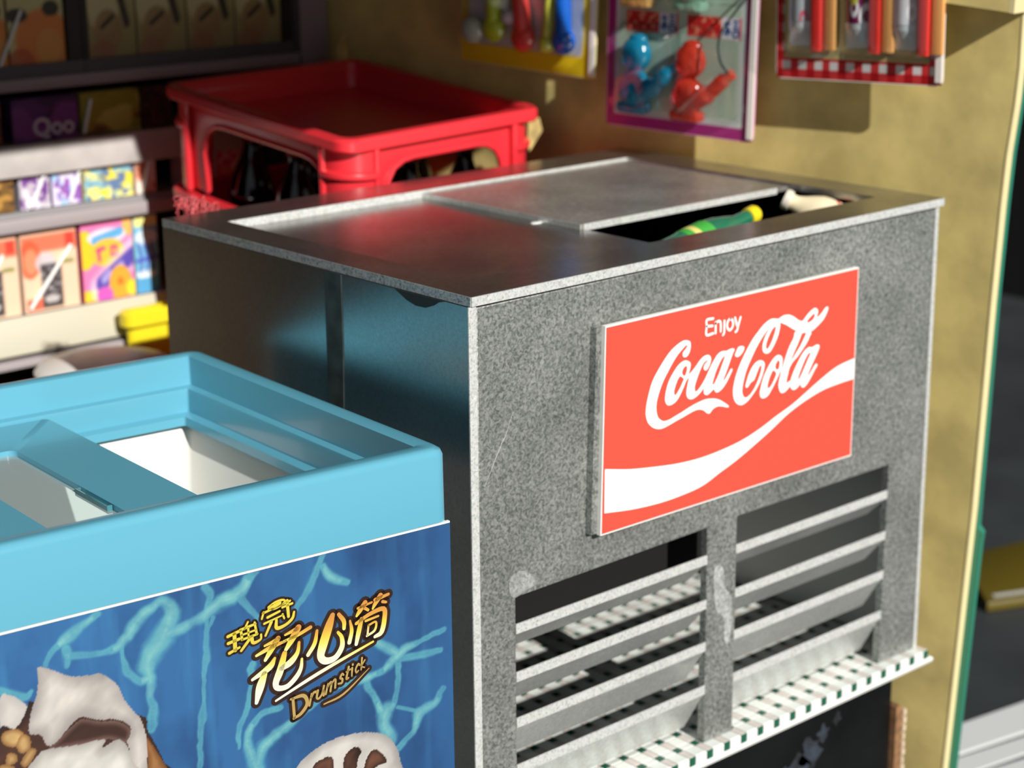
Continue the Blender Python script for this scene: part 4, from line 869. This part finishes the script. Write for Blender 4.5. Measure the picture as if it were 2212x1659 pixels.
carton('drink_pouch', 'rosy pack right of the pink and white pack behind the red tray', 'carton', .605, .68, z3, .070, .05, blot((240, 150, 150), [(230, 90, 96), (246, 214, 206)], 35), (226, 120, 120), group='packs on the third shelf')
z2 = .0148
carton('drink_pouch', 'dark red pack at the left end of the second shelf', 'carton', .02, .128, z2, .085, .05, blot((110, 44, 34), [(150, 60, 44), (70, 34, 30)], 41), (96, 40, 34), group='packs on the second shelf')
carton('drink_pouch', 'purple pack with pale lettering Qoo on the second shelf', 'carton', .150, .290, z2, .084, .05, blot((92, 40, 110), [(60, 30, 74), (120, 60, 130)], 45, 3), (80, 44, 92), group='packs on the second shelf', text=('Qoo', .30, .86, .046, (200, 190, 206), .0))
carton('drink_pouch', 'dull yellow pack right of the purple one on the second shelf', 'carton', .296, .428, z2, .084, .05, blot((152, 142, 44), [(110, 84, 40), (190, 184, 90)], 49, 3), (140, 130, 60), straw=((.02, .92), (.16, .15)), group='packs on the second shelf')
carton('drink_pouch', 'dark brown pack at the right end of the second shelf', 'carton', .434, .50, z2, .084, .05, blot((72, 40, 30), [(96, 60, 44), (50, 30, 26)], 53), (66, 40, 32), group='packs on the second shelf')
# top shelf: two black trays of cartons
z1 = .1376
M_trayb = mat('tray_black', (20, 24, 22), .4)
def tray(x0, x1, label):
    t = thing('display_tray', label, 'tray', ((x0+x1)/2, SY0+.06, z1))
    obj('base', MB().box(x0, SY0+.002, z1+.0014, x1, SY0+.12, z1+.008), M_trayb, t)
    obj('front_lip', MB().box(x0, SY0+.0015, z1+.0014, x1, SY0+.0045, z1+.026), mat('tray_lip', (78, 76, 82), .35), t)
    for a, b in ((x0, x0+.012), (x1-(.03 if x1 < .5 else .021), x1)): obj('side_frame', MB().box(a, SY0+.0046, z1+.0014, b, SY0+.12, z1+.30), M_trayb, t)
    return t
tray(-.16, .306, 'black display tray of orange cartons at the left of the top shelf'); tray(.3075, .799, 'black display tray of olive pear cartons on the top shelf')
zt1 = z1+.0082; yt = SY0+.0125
carton('fruit_carton', 'pear pattern carton at the left edge of the top shelf', 'carton', .03, .153, zt1, .17, .07, art_orange, (120, 110, 70), y=yt, group='cartons in the left tray', straw=((.80, .95), (1.25, .30)))
carton('fruit_carton', 'orange fruit carton beside the black tray divider on the top shelf', 'carton', .156, .274, zt1, .17, .07, art_orange, (140, 110, 60), y=yt, group='cartons in the left tray')
for k, (xa, xb) in enumerate(((.324, .430), (.432, .546), (.548, .661), (.663, .776))):
    carton('fruit_carton', ['olive pear carton, leftmost of four in the right hand tray', 'olive pear carton, second from left in the right hand tray', 'olive pear carton, third from left in the right hand tray', 'olive pear carton, rightmost of four in the right hand tray'][k], 'carton', xa, xb, zt1, .17, .07, art_pear, (104, 96, 60), y=yt, group='olive cartons in the right tray')

# yellow basket corner and white tub under the shelves
yb = thing('plastic_basket', 'bright yellow plastic basket below the lowest shelf, behind the cooler', 'basket', (.55, 1.36, FZ))
M_yel = mat('yellow_plastic', (236, 218, 40), .35)
def yloop(d, z): return [(x, y, z) for x, y in rrect(.318+d, 1.425+d, .80-d, 1.472-d, .02-d*.5, 5)]
obj('rim', MB().loft([yloop(.006, -.365), yloop(0, -.360), yloop(0, -.335), yloop(.006, -.330), yloop(.016, -.332), yloop(.018, -.365)], closed=True), M_yel, yb, smooth=True)
obj('wall', MB().loft([yloop(.012, -.362), yloop(.014, -.50), yloop(.018, -.50), yloop(.016, -.362)], closed=True), M_yel, yb, smooth=True)
for i, (x, y) in enumerate(((.358, 1.448), (.74, 1.448))): obj('leg', MB().box(x, y-.008, FZ+.001, x+.02, y+.008, -.49), M_yel, yb)
tub = thing('lidded_tub', 'white round tub with a smooth lid below the shelves, behind the freezer', 'tub', (.141, 1.21, FZ))
MT = Matrix.Translation((.141, 1.21, FZ))
obj('body', MB().lathe([(.09, .001), (.10, .004), (.115, .38), (.118, .415)], 40, MT), mat('tub_white', (232, 232, 228), .4), tub, smooth=True)
obj('lid', MB().lathe([(.118, .408), (.126, .410), (.127, .422), (.118, .432), (.06, .444), (.002, .447)], 40, MT), mat('tub_white', (232, 232, 228), .4), tub, smooth=True)
mb = MB()

# ------------------------------------------------------------------ hanging blister cards on the gold wall
CD = .055
M_clear = mat_clear('clear_blister', (246, 250, 250), .10, .04)
def card_frame(bl, br, H, d=CD):
    """local (a along the bottom edge in units, b up, n towards the viewer) from bottom corners in wall coordinates"""
    du, dz = br[0]-bl[0], br[1]-bl[1]; L = math.hypot(du, dz); ex = (du/L, dz/L); ey = (-dz/L, du/L)
    return L, (lambda a, b, n=0.: wl(bl[0]+ex[0]*a+ey[0]*b, bl[1]+ex[1]*a+ey[1]*b, d+n))
def backing(t, f, L, H, fn, nx, ny, r=.012, edge=(236, 226, 214)):
    mb = MB(f).prism(rrect(0, 0, L, H, r, 4), -.003, -.0003, lambda a, b, d: (a, b, d))
    obj('card_back', mb, mat('card_stock_%d_%d_%d' % edge, edge, .5), t)
    print_mesh('card_print', lambda a, b: f(.002+a*(L-.004), .002+b*(H-.004), 0), nx, ny, lambda A, B: fn(A*L, B*H), M_print_gloss, t)
    # flanged outer rim of the plastic pack, catching the light at its right side
    P = rrect(.0005, .0005, L-.0005, H-.0005, r, 4)
    mb = MB(f).loft([[(x, y, .0004) for x, y in P], [(x, y, .0075) for x, y in P], [(L/2+(x-L/2)*.978, H/2+(y-H/2)*.985, .0075) for x, y in P], [(L/2+(x-L/2)*.978, H/2+(y-H/2)*.985, .0004) for x, y in P]], closed=True)
def dome(t, f, x0, y0, x1, y1, dep, r=.018):
    R = lambda g, n: [(x, y, n) for x, y in rrect(x0+g, y0+g, x1-g, y1-g, max(r-g*.4, .004), 5)]
    obj('blister', MB(f).loft([R(-.006, .0012), R(0, .0016), R(.003, dep*.6), R(.010, dep*.93), R(.02, dep)], False, True), M_clear, t, smooth=True, label='clear plastic bubble')
def hook(f, L, H, label):
    t = thing('wall_hook', label, 'hook', f(L/2, H-.02, -.01))
    obj('peg', MB(f).tube([(L/2, H-.022, -CD+.001), (L/2, H-.022, .004), (L/2, H-.014, .016), (L/2, H-.004, .02)], .0035, 8), mat('hook_steel', (170, 172, 174), .3, metal=.9), t, smooth=True)
    obj('backplate', MB(f).box(L/2-.012, H-.036, -CD, L/2+.012, H-.006, -CD+.0035), mat('hook_steel', (170, 172, 174), .3, metal=.9), t)

# card 1: yellow border, long squirt toys with round ends
L1, f1 = card_frame((-.3559, .1449), (-.0251, .1293), .50)
H1c = .50
c1 = thing('blister_card', 'yellow bordered blister card of coloured long handled toys, leftmost on the gold wall', 'toy pack', f1(L1/2, 0))
def pr1(x, y):
    c = np.zeros((len(x), 3))+np.array((232, 200, 34.)); n = noise2(x*30, y*30, 61, 3)
    m = np.clip(np.minimum(np.minimum(x-.018, L1-.03-x), np.minimum(y-.036, H1c-.03-y))/.003, 0, 1)
    c = mixc(c, (206, 206, 216), m); c = mixc(c, (176, 188, 214), m*np.clip((x-.2)*8, 0, 1)*.8); c = mixc(c, (232, 220, 226), m*np.clip((n-.5)*4, 0, 1)*.6)
    return c
backing(c1, f1, L1, H1c, pr1, 60, 60, .008, (240, 226, 160))
def spoon(t, f, a, b, r, col, top, lean, nm='toy', lab=None):
    m_ = mat('toy_%d_%d_%d' % col, col, .22, coat=.3, sss=.1)
    mb = MB(f).ball((a, b, .020), (r, r*1.05, .017), 16, 10)
    o = obj(nm, mb, m_, t, smooth=True, label=lab)
    mb = MB(f).tube(smoothline([(a, b+r*.4, .020), (a+lean*.25, b+.07, .019), (a+lean*.7, b+.16, .018), (a+lean, top, .018)], 4), [r*.62]*5+[r*.5]*8, 10)
    obj('handle', mb, m_, o, smooth=True)
spoon(c1, f1, .100, .074, .026, (196, 224, 62), .30, -.012, lab='lime green toy')
spoon(c1, f1, .172, .064, .027, (240, 78, 70), .30, -.040, lab='coral red toy')
spoon(c1, f1, .230, .058, .017, (216, 214, 84), .30, .012, lab='pale yellow toy')
spoon(c1, f1, .270, .068, .026, (22, 104, 214), .30, -.018, lab='bright blue toy')
for a, b, rr, col in ((.046, .066, .026, (196, 220, 206)), (.138, .100, .017, (206, 204, 222)), (.125, .165, .010, (220, 180, 170))):
    obj('toy', MB(f1).ball((a, b, .020), (rr, rr, .016)), mat('toy_%d_%d_%d' % col, col, .15, coat=.4), c1, smooth=True, label='pale round bead')
dome(c1, f1, .022, .042, L1-.036, H1c-.06, .042)
hook(f1, L1, H1c, 'steel hook holding the yellow bordered card')

# card 2: magenta border, clear bubbles with water toys
L2, f2 = card_frame((.0012, .0482), (.3262, .0407), .58); H2c = .58
c2 = thing('blister_card', 'magenta bordered blister card with blue and red clear toys, middle of the gold wall', 'toy pack', f2(L2/2, 0))
def pr2(x, y):
    c = np.zeros((len(x), 3))+np.array((164, 44, 122.)); 
    m = np.clip(np.minimum(np.minimum(x-.016, L2-.020-x), np.minimum(y-.020, H2c-.02-y))/.003, 0, 1); c = mixc(c, (206, 212, 210), m)
    m2 = np.clip(np.minimum(np.minimum(x-.026, L2-.032-x), np.minimum(y-.032, H2c-.03-y))/.003, 0, 1); n = noise2(x*12, y*12, 71, 3); c = mixc(c, (166, 186, 168), m2); c = mixc(c, (196, 210, 194), m2*(n-.4)*1.6)
    for k in range(3):
        y0 = .176+k*.19
        for x0 in (.040, .176):
            m3 = np.clip(np.minimum(np.minimum(x-x0, x0+.118-x), np.minimum(y-y0, y0+.040-y))/.002, 0, 1); c = mixc(c, (196, 46, 44), m3)
            n = noise2(x*170+k*5+x0*30, y*170, 75, 2); c = mixc(c, (238, 150, 120), m3*np.clip((n-.56)*8, 0, 1)*(x < x0+.075))
            m4 = m3*np.clip(np.minimum(x-x0-.074, x0+.114-x)/.002, 0, 1); c = mixc(c, (214, 216, 226), m4)
    return c
backing(c2, f2, L2, H2c, pr2, 170, 230, .014, (236, 170, 200))
mb = MB(f2)
for k in range(3):
    for x0 in (.040, .176):
        xx, yy = x0+.080, .180+k*.19
        for S in ([(0, .026), (.014, .026)], [(.007, .032), (.007, .004)], [(.007, .018), (0, .006)], [(.007, .02), (.014, .008)], [(.018, .031), (.030, .031)], [(.020, .025), (.029, .025)], [(.018, .019), (.031, .019)], [(.020, .013), (.020, .004), (.029, .004), (.029, .013), (.020, .013)]):
            ribbon(mb, [(xx+a, yy+b, .0034) for a, b in S], lambda a, b, d: (a, b, d), .0006, caps=False)
obj('label_lettering', mb, mat('ink_blue', (42, 84, 150), .5), c2, label='small blue Chinese characters on red labels', kind='stuff')
def creature(t, f, a, b, col, lab):
    m_ = bpy.data.materials.new('clear_toy'); m_.use_nodes = True; bs = m_.node_tree.nodes['Principled BSDF']
    bs.inputs['Base Color'].default_value = (*lin(col), 1); bs.inputs['Roughness'].default_value = .14; bs.inputs['Coat Roughness'].default_value = .12; bs.inputs['Transmission Weight'].default_value = .5; bs.inputs['Coat Weight'].default_value = 1; bs.inputs['IOR'].default_value = 1.33
    nz = m_.node_tree.nodes.new('ShaderNodeTexNoise'); nz.inputs['Scale'].default_value = 55; nz.inputs['Detail'].default_value = 1
    bp = m_.node_tree.nodes.new('ShaderNodeBump'); bp.inputs['Strength'].default_value = .6; bp.inputs['Distance'].default_value = .006
    tc = m_.node_tree.nodes.new('ShaderNodeTexCoord'); m_.node_tree.links.new(tc.outputs['Object'], nz.inputs['Vector']); m_.node_tree.links.new(nz.outputs['Fac'], bp.inputs['Height'])
    m_.node_tree.links.new(bp.outputs['Normal'], bs.inputs['Normal']); m_.node_tree.links.new(bp.outputs['Normal'], bs.inputs['Coat Normal'])
    o = obj('water_toy', MB(f).ball((a, b, .024), (.033, .036, .022), 20, 12), m_, t, smooth=True, label=lab)
    obj('head', MB(f).ball((a+.002, b+.062, .024), (.031, .032, .022), 20, 12), m_, o, smooth=True)
    obj('arm', MB(f).tube(smoothline([(a+.02, b-.004, .026), (a+.05, b+.012, .028), (a+.078, b+.036, .028), (a+.094, b+.048, .026)], 4), [.019]*4+[.014]*5+[.010]*4, 10), m_, o, smooth=True)
    obj('topknot', MB(f).ball((a+.004, b+.088, .022), (.020, .012, .014), 12, 8), m_, o, smooth=True)
    obj('foot', MB(f).box(a-.034, b-.046, .006, a+.028, b-.026, .036), m_, o, bev=.006, smooth=True)
creature(c2, f2, .082, .078, (30, 168, 214), 'clear bright blue toy'); creature(c2, f2, .200, .075, (240, 74, 52), 'clear orange red toy')
creature(c2, f2, .085, .270, (232, 180, 110), 'clear amber toy'); creature(c2, f2, .200, .270, (170, 214, 190), 'clear pale green toy')
dome(c2, f2, .030, .030, .158, .190, .048); dome(c2, f2, .166, .034, .300, .192, .048); dome(c2, f2, .030, .242, .158, .385, .048); dome(c2, f2, .166, .242, .300, .385, .048)
obj('twist_tie', MB(f2).tube(smoothline([(.325, .275, .012), (.300, .235, .03), (.280, .19, .05), (.282, .15, .052), (.290, .118, .03)], 5), .0022, 6), mat('wire_black', (26, 40, 40), .4), c2, smooth=True, label='thin dark wire across the bubbles')
hook(f2, L2, H2c, 'steel hook holding the magenta bordered card')

# card 3: red gingham border, tubes and sticks
L3, f3 = card_frame((.3701, .1597), (.6883, .1663), .48); H3c = .48
c3 = thing('blister_card', 'red gingham bordered blister card with tubes and red sticks, rightmost on the gold wall', 'toy pack', f3(L3/2, 0))
def pr3(x, y):
    q = .0158; ix = np.floor((x+.004)/q).astype(int) % 2; iy = np.floor((y+.001)/q).astype(int) % 2
    c = np.zeros((len(x), 3))+np.array((226, 222, 222.)); c = mixc(c, (206, 44, 46), ((ix+iy) == 1)*.92); c = mixc(c, (178, 26, 32), ((ix == 0) & (iy == 0))*1.0)
    m = np.clip(np.minimum(np.minimum(x-.014, L3-.022-x), np.minimum(y-.034, H3c-.03-y))/.002, 0, 1); c = mixc(c, (196, 178, 128), m)
    return c
backing(c3, f3, L3, H3c, pr3, 200, 200, .012, (240, 234, 228))
M_redstick = mat('stick_red', (238, 52, 44), .3, coat=.3); M_orstick = mat('stick_orange', (236, 168, 100), .4)
M_foil = mat('tube_foil', (214, 214, 216), .3, metal=.35)
def tube_print(seed, c0, cols):
    def fn(A, B):
        c = base_c(A, c0); r = np.random.default_rng(seed)
        for k in range(9):
            cx_, cy_ = r.random(2); cc = cols[k % len(cols)]; rr = .16+.10*r.random()
            c = mixc(c, cc, ell(A, B*3, cx_, cy_*3, rr, rr)); c = mixc(c, c0, ell(A, B*3, cx_, cy_*3, rr*.45, rr*.45))
        return c
    return fn
TUBES = [(.030, (176, 178, 184), [(214, 90, 110), (226, 226, 230), (120, 150, 190)], 'silver and pink patterned tube'), (.140, (120, 22, 82), [(238, 236, 240), (214, 206, 90), (240, 236, 240)], 'purple tube with white rings'), (.226, (214, 206, 210), [(206, 70, 120), (245, 240, 240), (160, 40, 50)], 'white and pink patterned tube')]
for k, (a, c0, cols, lab) in enumerate(TUBES):
    w = .046
    prof = lambda n: [(a+w*j/8, n*(.005+.010*math.sin(math.pi*j/8))) for j in range(9)]
    mb = MB(f3).loft([[(x, .090, .003+n) for x, n in prof(1)], [(x, .40, .003+n) for x, n in prof(1)]], ring=False); 
    tb = obj('paste_tube', mb, M_foil, c3, smooth=True, label=lab)
    obj('crimp', MB(f3).loft([[(x, .090, .003+n) for x, n in prof(1)], [(x-.001*(j-4)*.3, .058, .004) for j, (x, n) in enumerate(prof(0))]], ring=False), M_foil, tb, smooth=False)
    def gp(A_, B_, a=a, w=w): 
        return f3(a+w*A_, .100+.26*B_, .0036+.005+.010*math.sin(math.pi*A_))
    print_mesh('tube_print', gp, 30, 90, tube_print(80+k, c0, cols), M_print_gloss, tb)
    ox = a+w+(.004 if k < 2 else .008)
    obj('stick', MB(f3).box(ox, .050, .006, ox+.019, .40, .022), M_redstick, c3, bev=.003, bseg=2, label='bright red stick')
    obj('stick', MB(f3).box(ox+.021, .052, .004, ox+.042, .40, .014), M_orstick, c3, bev=.003, bseg=2, label='pale orange stick')
dome(c3, f3, .020, .044, .118, .43, .034, .014); dome(c3, f3, .124, .045, .214, .43, .034, .014); dome(c3, f3, .219, .045, .304, .43, .034, .014)
hook(f3, L3, H3c, 'steel hook holding the gingham bordered card')
for t, f, L, H, rr in ((c1, f1, L1, H1c, .008), (c2, f2, L2, H2c, .014), (c3, f3, L3, H3c, .012)):
    mb = MB(f).box(L-.013, .006, .0004, L-.0002, H-.006, .0045)
    obj('side_flange', mb, mat('flange_white', (244, 238, 232), .3), t, bev=.0012, bseg=1, label='pale plastic flange along the right edge')

# gold ledge at the top right of the wall
ld = thing('wall_ledge', 'gold papered ledge fixed high on the front end of the side wall', 'ledge', wl(.72, .30, .03))
mb = MB(wl).prism([(.655, .3060), (.8035-.004, .2925), (.8020, .345), (.655, .345)], .0005, .062, lambda u, z, d: (u, z, d))
obj('board', mb, M_goldwall, ld)
obj('end_cap', MB(wl).prism([(.7997, .2920), (.8085, .2910), (.8105, .345), (.8022, .345)], .0005, .062, lambda u, z, d: (u, z, d)), M_cream_edge, ld, label='bright cream front end')

# ------------------------------------------------------------------ blurred things on the table to the right
yx = thing('yellow_box', 'yellow carton lying on the dark table right of the shop', 'box', (2.75, 1.15, ZG))
mb = MB().prism([(2.26, .70), (2.62, .54), (3.1, .80), (2.48, .94)], ZG+.0005, ZG+.03, lambda x, y, d: (x, y, d))
obj('body', mb, mat('yellow_card', (92, 78, 6), .5), yx, bev=.008)
mb = MB().prism([(2.30, .705), (2.62, .565), (2.63, .58), (2.31, .72)], ZG+.0303, ZG+.0312, lambda x, y, d: (x, y, d))
obj('seam', mb, mat('seam_pale', (190, 190, 180), .5), yx)
for i, (P, lab) in enumerate((([(1.50, .10), (2.02, .02), (2.06, .10), (1.52, .215)], 'white strip on the dark table, nearest the wall'), ([(1.50, .23), (2.10, .125), (2.12, .165), (1.50, .29)], 'white strip on the dark table, middle one of three'), ([(1.49, .305), (2.12, .19), (2.14, .30), (1.48, .40)], 'white strip on the dark table, farthest of three'))):
    t = thing('white_strip', lab, 'paper', (P[0][0], P[0][1], ZG), 'white strips on the table')
    obj('sheet', MB().prism(P, ZG+.0005, ZG+.004+.002*i, lambda x, y, d: (x, y, d)), mat('strip_white', (214, 216, 216), .6), t)  # thin flat white strips across the table top
